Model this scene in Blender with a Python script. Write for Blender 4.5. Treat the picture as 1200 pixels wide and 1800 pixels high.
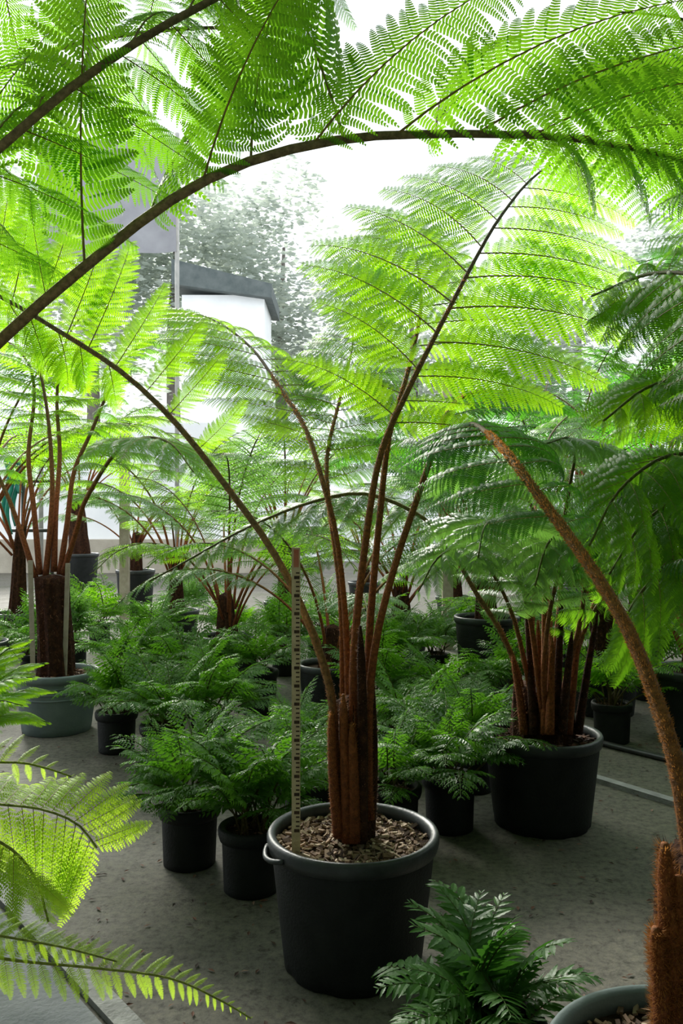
import bpy, math, random
import numpy as np
from mathutils import Vector, Matrix

random.seed(7)
for o in list(bpy.data.objects):
    bpy.data.objects.remove(o)
scene = bpy.context.scene
COL = scene.collection

# ------------------------------------------------------------------ camera, sky, sun, exposure
CAM_H, FPX = 1.315, 1500.0
cam_d = bpy.data.cameras.new('camera')
cam = bpy.data.objects.new('camera', cam_d)
COL.objects.link(cam)
cam.location = (0, 0, CAM_H)
cam.rotation_euler = (math.pi / 2, 0, 0)
cam_d.sensor_fit = 'VERTICAL'
cam_d.sensor_height = 36.0
cam_d.lens = 36.0 * FPX / 1800.0
cam_d.clip_start = 0.02
cam_d.clip_end = 300
scene.camera = cam

world = bpy.data.worlds.new('sky')
scene.world = world
world.use_nodes = True
wn = world.node_tree
bg = wn.nodes['Background']
bg.inputs['Color'].default_value = (0.90, 0.96, 1.0, 1)
bg.inputs['Strength'].default_value = 1.25

sun_d = bpy.data.lights.new('sun', 'SUN')
sun_d.energy = 7.5
sun_d.angle = math.radians(24)
sun_d.color = (1.0, 0.97, 0.88)
sun = bpy.data.objects.new('sun', sun_d)
COL.objects.link(sun)
sun_from = Vector((-0.38, 0.92, 0.50))          # high, behind the ferns
sun.rotation_euler = sun_from.to_track_quat('Z', 'Y').to_euler()
sun.location = (-4, 12, 12)

vs = scene.view_settings
vs.view_transform = 'Standard'
vs.look = 'None'
vs.gamma = 1.0
vs.use_curve_mapping = False
vs.exposure = 0.55


def at(u, v, d):
    """a point of the place, from its direction in the photograph and its distance"""
    return Vector(((u - 600) / FPX * d, d, CAM_H - (v - 900) / FPX * d))


# ------------------------------------------------------------------ materials
def new_mat(name):
    m = bpy.data.materials.new(name)
    m.use_nodes = True
    nt = m.node_tree
    for n in list(nt.nodes):
        nt.nodes.remove(n)
    out = nt.nodes.new('ShaderNodeOutputMaterial')
    return m, nt, out


def ramp(nt, fac, stops):
    r = nt.nodes.new('ShaderNodeValToRGB')
    els = r.color_ramp.elements
    while len(els) < len(stops):
        els.new(0.5)
    for e, (p, c) in zip(els, stops):
        e.position = p
        e.color = (*c, 1)
    nt.links.new(fac, r.inputs[0])
    return r.outputs[0]


def noise(nt, scale, detail=4, coord='Object', rough=0.55):
    tc = nt.nodes.new('ShaderNodeTexCoord')
    n = nt.nodes.new('ShaderNodeTexNoise')
    n.inputs['Scale'].default_value = scale
    n.inputs['Detail'].default_value = detail
    n.inputs['Roughness'].default_value = rough
    nt.links.new(tc.outputs[coord], n.inputs['Vector'])
    return n.outputs['Fac']


def leaf_mat(name, c0, c1, tr, tmix=0.45, rough=0.42, spec=0.35):
    """leaf: reflecting colour varies c0..c1 from leaf to leaf, tr is the light let through"""
    m, nt, out = new_mat(name)
    info = nt.nodes.new('ShaderNodeObjectInfo')
    geo = nt.nodes.new('ShaderNodeNewGeometry')
    nz = noise(nt, 9.0, 2)
    add = nt.nodes.new('ShaderNodeMath'); add.operation = 'ADD'
    nt.links.new(info.outputs['Random'], add.inputs[0]); nt.links.new(nz, add.inputs[1])
    ad2 = nt.nodes.new('ShaderNodeMath'); ad2.operation = 'MULTIPLY_ADD'
    nt.links.new(geo.outputs['Random Per Island'], ad2.inputs[0]); ad2.inputs[1].default_value = 0.5
    nt.links.new(add.outputs[0], ad2.inputs[2])
    mul = nt.nodes.new('ShaderNodeMath'); mul.operation = 'MULTIPLY'; mul.inputs[1].default_value = 0.42
    nt.links.new(ad2.outputs[0], mul.inputs[0])
    col = ramp(nt, mul.outputs[0], [(0.1, c0), (0.9, c1)])
    b = nt.nodes.new('ShaderNodeBsdfPrincipled')
    b.inputs['Roughness'].default_value = rough
    b.inputs['Specular IOR Level'].default_value = spec
    nt.links.new(col, b.inputs['Base Color'])
    t = nt.nodes.new('ShaderNodeBsdfTranslucent')
    tcol = ramp(nt, mul.outputs[0], [(0.1, tuple(x * 0.78 for x in tr)), (0.9, tuple(min(1, x * 1.15) for x in tr))])
    nt.links.new(tcol, t.inputs['Color'])
    mx = nt.nodes.new('ShaderNodeMixShader'); mx.inputs[0].default_value = tmix
    nt.links.new(b.outputs[0], mx.inputs[1]); nt.links.new(t.outputs[0], mx.inputs[2])
    nt.links.new(mx.outputs[0], out.inputs['Surface'])
    return m


def simple_mat(name, stops, scale=8, rough=0.7, spec=0.3, bump=0.0, bscale=None, detail=5, metallic=0.0):
    m, nt, out = new_mat(name)
    b = nt.nodes.new('ShaderNodeBsdfPrincipled')
    b.inputs['Roughness'].default_value = rough
    b.inputs['Specular IOR Level'].default_value = spec
    b.inputs['Metallic'].default_value = metallic
    nt.links.new(ramp(nt, noise(nt, scale, detail), stops), b.inputs['Base Color'])
    if bump:
        bp = nt.nodes.new('ShaderNodeBump')
        bp.inputs['Strength'].default_value = bump
        bp.inputs['Distance'].default_value = 0.02
        nt.links.new(noise(nt, bscale or scale * 4, 6), bp.inputs['Height'])
        nt.links.new(bp.outputs[0], b.inputs['Normal'])
    nt.links.new(b.outputs[0], out.inputs['Surface'])
    return m


def stipe_mat(name, stops, rough=0.75):
    """frond stalk: colour runs along attribute 'along' (0 at the crown, 1 at the tip), scaly grain on top"""
    m, nt, out = new_mat(name)
    b = nt.nodes.new('ShaderNodeBsdfPrincipled')
    b.inputs['Roughness'].default_value = rough
    b.inputs['Specular IOR Level'].default_value = 0.25
    a = nt.nodes.new('ShaderNodeAttribute'); a.attribute_name = 'along'
    col = ramp(nt, a.outputs['Fac'], stops)
    nz = ramp(nt, noise(nt, 90, 5), [(0.3, (0.35, 0.32, 0.3)), (0.7, (1.5, 1.4, 1.3))])
    mix = nt.nodes.new('ShaderNodeMix'); mix.data_type = 'RGBA'; mix.blend_type = 'MULTIPLY'
    mix.inputs['Factor'].default_value = 0.8
    nt.links.new(col, mix.inputs['A']); nt.links.new(nz, mix.inputs['B'])
    nt.links.new(mix.outputs['Result'], b.inputs['Base Color'])
    bp = nt.nodes.new('ShaderNodeBump'); bp.inputs['Strength'].default_value = 0.5; bp.inputs['Distance'].default_value = 0.01
    nt.links.new(noise(nt, 160, 4), bp.inputs['Height']); nt.links.new(bp.outputs[0], b.inputs['Normal'])
    nt.links.new(b.outputs[0], out.inputs['Surface'])
    return m


def chip_mat(name, stops):
    m, nt, out = new_mat(name)
    b = nt.nodes.new('ShaderNodeBsdfPrincipled')
    b.inputs['Roughness'].default_value = 0.85
    geo = nt.nodes.new('ShaderNodeNewGeometry')
    nt.links.new(ramp(nt, geo.outputs['Random Per Island'], stops), b.inputs['Base Color'])
    nt.links.new(b.outputs[0], out.inputs['Surface'])
    return m


M = {}
M['leaf'] = leaf_mat('tree_fern_leaf', (0.04, 0.125, 0.014), (0.085, 0.20, 0.02), (0.27, 0.62, 0.018), 0.55, 0.45, 0.22)
M['leaf_young'] = leaf_mat('young_tree_fern_leaf', (0.06, 0.17, 0.012), (0.12, 0.25, 0.015), (0.43, 0.80, 0.015), 0.64)
M['leaf_dark'] = leaf_mat('shaded_green_fern_leaf', (0.022, 0.095, 0.014), (0.045, 0.145, 0.02), (0.12, 0.46, 0.02), 0.48)  # darker copy of the leaf: shade on the right-hand foliage put into the colour
M['leaf_sky_sheen'] = leaf_mat('sky_sheen_fern_leaf', (0.075, 0.17, 0.055), (0.14, 0.26, 0.09), (0.22, 0.48, 0.06), 0.45, 0.38, 0.5)  # paler, greyer green paints in the sky reflected off leaf tops
M['leaf_pale'] = leaf_mat('lit_yellow_green_fern_leaf', (0.24, 0.40, 0.03), (0.36, 0.50, 0.05), (0.56, 0.82, 0.05), 0.52, 0.5, 0.15)  # yellow-green with raised albedo, painting in light these fronds do not get
M['leaf_shrub'] = leaf_mat('glossy_shield_fern_leaf', (0.02, 0.08, 0.012), (0.09, 0.21, 0.02), (0.17, 0.46, 0.02), 0.38, 0.42, 0.4)
M['leaf_holly'] = leaf_mat('holly_fern_leaf', (0.03, 0.10, 0.022), (0.075, 0.18, 0.03), (0.10, 0.32, 0.03), 0.28, 0.45, 0.35)
M['leaf_tree'] = leaf_mat('hazed_tree_leaf', (0.30, 0.35, 0.32), (0.44, 0.48, 0.45), (0.50, 0.56, 0.48), 0.5, 0.7)  # pale grey in the leaf colour stands in for distance haze
M['stipe'] = stipe_mat('frond_stalk', [(0.0, (0.15, 0.042, 0.014)), (0.22, (0.24, 0.08, 0.022)), (0.42, (0.17, 0.10, 0.03)), (0.7, (0.08, 0.07, 0.022)), (1.0, (0.10, 0.14, 0.02))])
M['stipe_dark'] = stipe_mat('dark_frond_stalk', [(0.0, (0.13, 0.045, 0.018)), (0.22, (0.24, 0.15, 0.06)), (0.55, (0.25, 0.20, 0.095)), (0.85, (0.12, 0.11, 0.05)), (1.0, (0.08, 0.10, 0.02))])
M['stipe_gold'] = stipe_mat('golden_scaly_stalk', [(0.0, (0.16, 0.06, 0.018)), (0.3, (0.24, 0.115, 0.035)), (0.5, (0.17, 0.11, 0.03)), (0.75, (0.06, 0.055, 0.018)), (1.0, (0.08, 0.12, 0.02))])
M['stipe_small'] = stipe_mat('small_frond_stalk', [(0.0, (0.10, 0.06, 0.025)), (0.4, (0.08, 0.10, 0.02)), (1.0, (0.06, 0.12, 0.02))])
M['stipe_pale'] = stipe_mat('pale_frond_stalk', [(0.0, (0.12, 0.09, 0.03)), (0.4, (0.22, 0.24, 0.05)), (1.0, (0.25, 0.32, 0.05))])
M['midrib'] = simple_mat('leaflet_midrib', [(0.3, (0.15, 0.12, 0.03)), (0.7, (0.25, 0.18, 0.045))], 20, 0.6)
M['trunk'] = simple_mat('fibrous_trunk', [(0.25, (0.018, 0.009, 0.006)), (0.55, (0.055, 0.022, 0.012)), (0.8, (0.13, 0.055, 0.022))], 40, 0.9, 0.15, 0.8, 120)
M['fibre'] = chip_mat('trunk_fibre', [(0.0, (0.03, 0.012, 0.008)), (0.5, (0.11, 0.04, 0.015)), (0.8, (0.22, 0.09, 0.03)), (1.0, (0.32, 0.18, 0.09))])
M['fuzz'] = leaf_mat('golden_fuzz', (0.16, 0.06, 0.02), (0.42, 0.20, 0.06), (0.55, 0.24, 0.06), 0.5, 0.7, 0.1)
M['pot'] = simple_mat('black_plastic_pot', [(0.3, (0.006, 0.0075, 0.008)), (0.7, (0.014, 0.016, 0.017))], 14, 0.6, 0.3, 0.25, 130)
M['pot_rim'] = simple_mat('highlit_black_plastic_rim', [(0.3, (0.018, 0.021, 0.023)), (0.7, (0.04, 0.046, 0.05))], 20, 0.42, 0.5, 0.1, 90)  # paler than the pot wall: rim highlights from the back put into the colour
M['pot_blue'] = simple_mat('blue_grey_plastic_pot', [(0.3, (0.10, 0.135, 0.14)), (0.7, (0.17, 0.21, 0.205))], 6, 0.6, 0.4, 0.1, 60)
M['soil'] = simple_mat('dark_soil', [(0.3, (0.02, 0.012, 0.008)), (0.7, (0.07, 0.045, 0.03))], 60, 0.95, 0.1, 0.8, 120)
M['chips'] = chip_mat('bark_mulch', [(0.0, (0.05, 0.025, 0.015)), (0.35, (0.16, 0.09, 0.05)), (0.7, (0.34, 0.23, 0.15)), (1.0, (0.52, 0.42, 0.31))])
M['chips_dark'] = chip_mat('dark_bark_mulch', [(0.0, (0.02, 0.01, 0.007)), (0.4, (0.07, 0.03, 0.018)), (0.8, (0.15, 0.06, 0.035)), (1.0, (0.26, 0.16, 0.12))])
M['stick'] = simple_mat('weathered_lath', [(0.3, (0.48, 0.36, 0.22)), (0.7, (0.68, 0.54, 0.36))], 30, 0.8, 0.2, 0.3, 80)
M['ink'] = simple_mat('dark_marking', [(0.3, (0.035, 0.02, 0.015)), (0.7, (0.09, 0.05, 0.03))], 40, 0.8)
M['red'] = simple_mat('faded_red_paint', [(0.3, (0.42, 0.12, 0.07)), (0.7, (0.55, 0.22, 0.13))], 40, 0.7)
M['white_wall'] = simple_mat('white_plastic_sheet', [(0.3, (0.80, 0.82, 0.84)), (0.7, (0.90, 0.91, 0.92))], 1.5, 0.5, 0.3)
M['shade'] = simple_mat('grey_shade_cloth', [(0.3, (0.30, 0.30, 0.33)), (0.7, (0.38, 0.38, 0.41))], 3, 0.9, 0.1)
M['roof_dark'] = simple_mat('dark_roofing', [(0.3, (0.07, 0.09, 0.09)), (0.7, (0.13, 0.15, 0.15))], 3, 0.7)
M['metal'] = simple_mat('galvanised_metal', [(0.3, (0.32, 0.32, 0.30)), (0.7, (0.45, 0.44, 0.41))], 8, 0.5, 0.5)
M['iron'] = simple_mat('dark_iron', [(0.3, (0.03, 0.03, 0.03)), (0.7, (0.06, 0.055, 0.05))], 20, 0.6, 0.4)
M['wood_post'] = simple_mat('pale_timber', [(0.3, (0.30, 0.25, 0.19)), (0.7, (0.44, 0.38, 0.30))], 12, 0.85, 0.2, 0.3, 50)
M['teal'] = simple_mat('teal_rubber', [(0.3, (0.012, 0.16, 0.14)), (0.7, (0.02, 0.25, 0.21))], 12, 0.4, 0.5)
M['hose'] = simple_mat('black_poly_pipe', [(0.3, (0.02, 0.02, 0.02)), (0.7, (0.045, 0.045, 0.045))], 12, 0.35, 0.6)
M['edging'] = simple_mat('pale_concrete_edging', [(0.3, (0.22, 0.22, 0.215)), (0.7, (0.36, 0.36, 0.35))], 14, 0.85, 0.2, 0.4, 70)
M['slab'] = simple_mat('blue_grey_concrete', [(0.25, (0.11, 0.125, 0.135)), (0.5, (0.17, 0.185, 0.195)), (0.8, (0.23, 0.245, 0.25))], 6, 0.8, 0.25, 0.3, 60)
M['plinth'] = simple_mat('beige_concrete', [(0.3, (0.36, 0.32, 0.26)), (0.7, (0.50, 0.46, 0.38))], 2.5, 0.9, 0.2, 0.3, 20)
M['bark'] = simple_mat('grey_bark', [(0.3, (0.12, 0.11, 0.10)), (0.7, (0.2, 0.18, 0.16))], 6, 0.9)


def floor_mat():
    m, nt, out = new_mat('damp_concrete_floor')
    b = nt.nodes.new('ShaderNodeBsdfPrincipled')
    b.inputs['Specular IOR Level'].default_value = 0.3
    big = ramp(nt, noise(nt, 0.9, 5), [(0.3, (0.075, 0.071, 0.058)), (0.5, (0.125, 0.117, 0.095)), (0.7, (0.092, 0.096, 0.06))])
    fine = ramp(nt, noise(nt, 32, 8, rough=0.75), [(0.34, (0.40, 0.39, 0.36)), (0.5, (1, 1, 1)), (0.68, (1.45, 1.4, 1.3))])
    speck = ramp(nt, noise(nt, 11, 10, rough=0.8), [(0.36, (0.25, 0.22, 0.18)), (0.43, (1, 1, 1)), (1, (1, 1, 1))])
    m1 = nt.nodes.new('ShaderNodeMix'); m1.data_type = 'RGBA'; m1.blend_type = 'MULTIPLY'; m1.inputs['Factor'].default_value = 1
    nt.links.new(big, m1.inputs['A']); nt.links.new(fine, m1.inputs['B'])
    m2 = nt.nodes.new('ShaderNodeMix'); m2.data_type = 'RGBA'; m2.blend_type = 'MULTIPLY'; m2.inputs['Factor'].default_value = 0.8
    nt.links.new(m1.outputs['Result'], m2.inputs['A']); nt.links.new(speck, m2.inputs['B'])
    nt.links.new(m2.outputs['Result'], b.inputs['Base Color'])
    r = nt.nodes.new('ShaderNodeMapRange')
    r.inputs['To Min'].default_value = 0.55; r.inputs['To Max'].default_value = 0.9
    nt.links.new(noise(nt, 2.2, 4), r.inputs['Value']); nt.links.new(r.outputs[0], b.inputs['Roughness'])
    bp = nt.nodes.new('ShaderNodeBump'); bp.inputs['Strength'].default_value = 0.5; bp.inputs['Distance'].default_value = 0.01
    nt.links.new(noise(nt, 45, 8, rough=0.7), bp.inputs['Height']); nt.links.new(bp.outputs[0], b.inputs['Normal'])
    nt.links.new(b.outputs[0], out.inputs['Surface'])
    return m


M['floor'] = floor_mat()


# ------------------------------------------------------------------ mesh helpers
class MB:
    """collects verts / faces / material index / one 'along' value per vertex; one mesh out"""
    def __init__(s):
        s.v, s.f, s.m, s.a = [], [], [], []

    def add(s, vs, fs, mi=0, along=None):
        o = len(s.v)
        s.v += [tuple(p) for p in vs]
        s.f += [tuple(i + o for i in f) for f in fs]
        s.m += [mi] * len(fs)
        s.a += list(along) if along is not None else [0.0] * len(vs)

    def box(s, c, size, rot=None, mi=0):
        c = Vector(c); h = Vector(size) / 2
        ps = []
        for x in (-1, 1):
            for y in (-1, 1):
                for z in (-1, 1):
                    p = Vector((x * h.x, y * h.y, z * h.z))
                    if rot is not None:
                        p = rot @ p
                    ps.append(c + p)
        s.add(ps, [(0, 1, 3, 2), (4, 6, 7, 5), (0, 4, 5, 1), (2, 3, 7, 6), (0, 2, 6, 4), (1, 5, 7, 3)], mi)

    def tube(s, pts, radii, n=8, mi=0, along=None, cap=True):
        pts = [Vector(p) for p in pts]
        N = len(pts)
        if not hasattr(radii, '__len__'):
            radii = [radii] * N
        vs, al = [], []
        ref = Vector((0.31, 0.77, 0.55))
        for i in range(N):
            t = (pts[min(i + 1, N - 1)] - pts[max(i - 1, 0)]).normalized()
            u = ref - t * ref.dot(t)
            if u.length < 1e-4:
                u = t.orthogonal()
            u.normalize(); ref = u
            w = t.cross(u)
            for k in range(n):
                a = 2 * math.pi * k / n
                vs.append(pts[i] + (u * math.cos(a) + w * math.sin(a)) * radii[i])
                al.append(along[i] if along is not None else i / max(1, N - 1))
        fs = [(i * n + k, i * n + (k + 1) % n, (i + 1) * n + (k + 1) % n, (i + 1) * n + k) for i in range(N - 1) for k in range(n)]
        if cap:
            fs.append(tuple(range(n - 1, -1, -1))); fs.append(tuple((N - 1) * n + k for k in range(n)))
        s.add(vs, fs, mi, al)

    def lathe(s, prof, n=48, mi=0, c=(0, 0, 0), close=False, wob=None):
        vs = []
        for j, (r, z) in enumerate(prof):
            for k in range(n):
                a = 2 * math.pi * k / n
                rr = r * (wob(a, z) if wob else 1)
                vs.append((c[0] + rr * math.cos(a), c[1] + rr * math.sin(a), c[2] + z))
        J = len(prof)
        rng = range(J if close else J - 1)
        fs = [(j * n + k, j * n + (k + 1) % n, ((j + 1) % J) * n + (k + 1) % n, ((j + 1) % J) * n + k) for j in rng for k in range(n)]
        s.add(vs, fs, mi)

    def mesh(s, name, mats, smooth=False, attr=False):
        me = bpy.data.meshes.new(name)
        me.from_pydata(s.v, [], s.f)
        for m in mats:
            me.materials.append(m)
        me.polygons.foreach_set('material_index', s.m)
        if smooth:
            me.polygons.foreach_set('use_smooth', [True] * len(s.f))
        if attr:
            at_ = me.attributes.new('along', 'FLOAT', 'POINT')
            at_.data.foreach_set('value', s.a)
        me.update()
        return me


def link(name, me, parent=None, loc=(0, 0, 0)):
    o = bpy.data.objects.new(name, me)
    COL.objects.link(o)
    o.parent = parent
    o.location = loc
    return o


def tag(o, label=None, cat=None, group=None, kind=None):
    if label: o['label'] = label
    if cat: o['category'] = cat
    if group: o['group'] = group
    if kind: o['kind'] = kind
    return o


def empty(name, loc, label, cat, group=None):
    o = bpy.data.objects.new(name, None)
    COL.objects.link(o)
    o.location = loc
    o.empty_display_size = 0.1
    return tag(o, label, cat, group)


def spline(pts, n):
    """Catmull-Rom through pts, n samples evenly along the length"""
    P = [Vector(p) for p in pts]
    P = [P[0] * 2 - P[1]] + P + [P[-1] * 2 - P[-2]]
    out = []
    for i in range(1, len(P) - 2):
        for k in range(16):
            t = k / 16
            a, b, c, d = P[i - 1], P[i], P[i + 1], P[i + 2]
            out.append(0.5 * ((2 * b) + (c - a) * t + (2 * a - 5 * b + 4 * c - d) * t * t + (3 * b - a - 3 * c + d) * t ** 3))
    out.append(P[-2])
    L = [0.0]
    for i in range(1, len(out)):
        L.append(L[-1] + (out[i] - out[i - 1]).length)
    res, j = [], 0
    for k in range(n):
        s_ = L[-1] * k / (n - 1)
        while j < len(L) - 2 and L[j + 1] < s_:
            j += 1
        f = (s_ - L[j]) / max(1e-9, L[j + 1] - L[j])
        res.append(out[j].lerp(out[j + 1], min(1, max(0, f))))
    return res, L[-1]


# ------------------------------------------------------------------ fern leaflets
def pinna_arrays(rng, npin=22, plen=0.20, lobes=10, droop=0.18, fwd=0.10, pdroop=0.35, pang=72, pw=0.115, twist=0.0):
    """one leaflet of unit length along +X, leaf plane XY: two rows of lobed leaflets on a midrib.
    returns verts, quads"""
    def axis(s):
        return np.array([s * (1 - 0.10 * s * s), fwd * s * s, -droop * s * s])
    V, F = [], []
    for i in range(npin):
        s0 = 0.045 + 0.95 * (i / (npin - 1)) ** 0.96
        prof = min(1.0, 0.50 + 2.2 * s0) * (1 - max(0, s0 - 0.12) ** 1.7) ** 0.85
        for side in (1, -1):
            s = min(0.999, s0 + (0.012 if side < 0 else 0))
            c = axis(s); t = axis(min(1, s + 0.01)) - axis(s - 0.01); t /= np.linalg.norm(t)
            l = plen * max(0.05, prof) * rng.uniform(0.92, 1.08)
            ang = math.radians(pang - 22 * s + rng.uniform(-5, 5))
            lat = np.cross([0, 0, 1.0], t); lat /= np.linalg.norm(lat)
            nrm = np.cross(t, lat)
            d = t * math.cos(ang) + lat * side * math.sin(ang)
            pd = pdroop * rng.uniform(0.7, 1.3)
            w = l * pw / 0.2 * 0.2 if lobes == 0 else max(l * 0.13, plen * pw * 0.9 * min(1, prof + .25)) * 0.9
            sv = np.cross(nrm, d)
            tw = rng.uniform(-0.25, 0.25) + twist
            sv = sv * math.cos(tw) + nrm * math.sin(tw)
            curl = 0.12 * l

            def mid(r):
                return c + d * (l * r * (1 - 0.12 * r * r)) - nrm * (pd * l * r * r) + t * (curl * r * r)
            n = max(2, lobes)
            if lobes == 0:
                b = len(V)
                V += [mid(0), mid(.4) + sv * w * .5 + nrm * .01 * l, mid(1), mid(.4) - sv * w * .5]
                F.append((b, b + 1, b + 2, b + 3))
                continue
            for j in range(n):
                a0, a1 = (j + 0.06) / n, (j + 0.92) / n
                am = (a0 + a1) / 2
                ww = w * (1 - am ** 2.0) ** 0.7 * (0.75 + 0.5 * min(am * 4, .5)) + 0.0006
                m0, m1 = mid(a0), mid(a1)
                f0, f1 = mid(min(1.05, a0 + 0.45 / n)), mid(min(1.08, a1 + 0.18 / n))
                for sg in (1, -1):
                    lift = nrm * rng.uniform(-0.16, 0.05) * ww
                    b = len(V)
                    V += [m0, m1, f1 + sv * sg * ww * 0.93 + lift, f0 + sv * sg * ww + lift]
                    F.append((b, b + 1, b + 2, b + 3) if sg > 0 else (b + 3, b + 2, b + 1, b))
    return np.array(V), F, axis


def pinna_mesh(name, seed, leafmat, rib=0.0042, **kw):
    rng = random.Random(seed)
    V, F, axis = pinna_arrays(rng, **kw)
    mb = MB()
    mb.v = [tuple(p) for p in V]; mb.f = F; mb.m = [0] * len(F); mb.a = [0.0] * len(V)
    pts = [axis(k / 8) for k in range(9)]
    mb.tube(pts, [rib * (1 - 0.8 * k / 8) for k in range(9)], 5, 1, cap=False)
    return mb.mesh(name, [leafmat, M['midrib']])


PIN = {}
KINDS = {  # leaflet kinds: flat fresh, arching, hanging
    'flat': dict(npin=28, plen=0.215, lobes=14, droop=0.10, fwd=0.10, pdroop=0.22),
    'arch': dict(npin=26, plen=0.20, lobes=15, droop=0.28, fwd=0.12, pdroop=0.45),
    'hang': dict(npin=25, plen=0.21, lobes=15, droop=0.42, fwd=0.08, pdroop=0.75),
    'fan': dict(npin=28, plen=0.215, lobes=14, droop=0.10, fwd=-0.20, pdroop=0.22),
    'finger': dict(npin=22, plen=0.165, lobes=5, droop=0.25, fwd=-0.06, pdroop=0.3, pw=0.16),
    'mid': dict(npin=18, plen=0.20, lobes=6, droop=0.2, fwd=0.10, pdroop=0.35),
}


def pinna(kind, mat, k):
    key = (kind, mat, k)
    if key not in PIN:
        PIN[key] = pinna_mesh('pinna_%s_%s_%d' % (kind, mat, k), hash((kind, k)) % 1000 if False else (len(PIN) * 17 + 3), M[mat], **KINDS[kind])
    return PIN[key]


UP = Vector((0, 0, 1))


def place_pinna(frond, p, d, nrm, T, length, kind, mat, k):
    X = d.normalized()
    Z = nrm - X * nrm.dot(X)
    if Z.length < 1e-3:
        Z = X.orthogonal()
    Z.normalize()
    Y = Z.cross(X)
    if Y.dot(T) < 0:
        Y = -Y
    m = Matrix((X, Y, Z)).transposed().to_4x4() @ Matrix.Scale(length, 4)
    m.translation = p
    o = bpy.data.objects.new('leaflet', pinna(kind, mat, k))
    COL.objects.link(o)
    o.parent = frond
    o.matrix_basis = m
    return o


def hairs(mb, pts, radii, n, ln, rng, mi=0, tmax=0.45):
    """short scales standing off a stalk"""
    N = len(pts)
    for _ in range(n):
        f = rng.random() ** (1.0 if tmax > .98 else 1.35) * tmax * (N - 1)
        i = min(N - 2, int(f)); g = f - i
        p = pts[i].lerp(pts[i + 1], g); t = (pts[i + 1] - pts[i]).normalized()
        u = t.orthogonal().normalized(); w = t.cross(u)
        a = rng.uniform(0, 6.283)
        n_ = u * math.cos(a) + w * math.sin(a)
        b = t.cross(n_)
        r = radii[i] * 0.95
        l = ln * rng.uniform(0.4, 1.2)
        q = p + n_ * r
        mb.add([q - b * 0.0011, q + b * 0.0011, q + n_ * l + t * l * rng.uniform(-0.3, 1.2)], [(0, 1, 2)], mi, [f / (N - 1) * rng.uniform(.9, 1.5)] * 3)


def frond(fern, pts, r0=0.014, r1=0.003, t0=0.4, n=15, L=0.5, kind='arch', mat='leaf', stipe='stipe',
          side=None, sideL=None, lift=0.0, liftL=None, ang=(74, 42), seed=0, hair=0, hair_len=0.008, explicit=None,
          skipR=(), skipL=(), nrm=None, prof=None, jitter=5, label=None, t1=1.0, nseg=36, hair_t=0.45, LR=1.0):
    """a whole frond: stalk through pts (world), leaflets left and right from t0 on"""
    rng = random.Random(seed * 31 + 5)
    base = Vector(fern.location)
    P, total = spline([Vector(p) - base for p in pts], nseg)
    rad = [r0 + (r1 - r0) * (k / (nseg - 1)) ** 0.8 for k in range(nseg)]
    mb = MB()
    mb.tube(P, rad, 8, 0)
    if hair:
        hairs(mb, P, rad, hair * 3, hair_len, rng, 1, hair_t)
    fo = link('frond', mb.mesh('frond_stalk', [M[stipe], M['fuzz']], True, True), fern)
    if label:
        fo['label'] = label

    def point(t):
        f = t * (nseg - 1); i = min(nseg - 2, int(f)); g = f - i
        T = (P[min(i + 2, nseg - 1)] - P[max(0, i - 1)]).normalized()
        return P[i].lerp(P[i + 1], g), T
    def near(uv):
        best = min(range(nseg * 4), key=lambda q: (lambda w: ((w.x / w.y * FPX + 600 - uv[0]) ** 2 + (900 - (w.z - CAM_H) / w.y * FPX - uv[1]) ** 2))(point(q / (nseg * 4 - 1))[0] + base))
        return best / (nseg * 4 - 1)
    if isinstance(t0, tuple):
        t0 = near(t0)
    for j in range(n):
        f = j / max(1, n - 1)
        t = t0 + (t1 - t0) * (f ** 0.92) * 0.985
        pr = prof(f) if prof else min(1, 0.62 + 1.5 * f) * max(0.05, (1 - f ** 1.9)) ** 0.75
        a = math.radians(ang[0] + (ang[1] - ang[0]) * f)
        for sd in (1, -1):
            if j in (skipR if sd > 0 else skipL):
                continue
            tt = min(0.999, t + (0.012 if sd < 0 else 0) + rng.uniform(-.004, .004))
            p, T = point(tt)
            if sd > 0:
                S = Vector(side) if side is not None else T.cross(UP)
                lf = lift
            else:
                S = Vector(sideL) if sideL is not None else (-Vector(side) if side is not None else -T.cross(UP))
                lf = lift if liftL is None else liftL
            S = (S - T * S.dot(T)).normalized()
            aa = a + math.radians(rng.uniform(-jitter, jitter))
            d = T * math.cos(aa) + S * math.sin(aa) + UP * lf
            if nrm is not None:
                N = Vector(nrm)
            else:
                N = S.cross(T) * (1 if sd > 0 else -1)
                if N.z < 0:
                    N = -N
                N = N + UP * 0.25
            N = N + Vector((rng.uniform(-.15, .15), rng.uniform(-.15, .15), rng.uniform(-.1, .1)))
            place_pinna(fo, p, d, N, T, L * (LR if sd > 0 else 1.0) * pr * rng.uniform(0.93, 1.06), kind, mat, rng.randrange(3))
    for e in explicit or ():
        t, tip, kk = e[:3]
        if isinstance(t, tuple):
            t = near(t)
        p, T = point(t)
        dd = Vector(tip) - base - p
        N = Vector(e[3]) if len(e) > 3 else UP
        Zd = (N - dd.normalized() * N.dot(dd.normalized())).normalized()
        ln = dd.length
        dd = dd + Zd * KINDS[kk]['droop'] * ln          # so the drooping tip ends where it should
        place_pinna(fo, p, dd, N, T, ln / 0.94, kk, mat, rng.randrange(3))
    return fo


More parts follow.
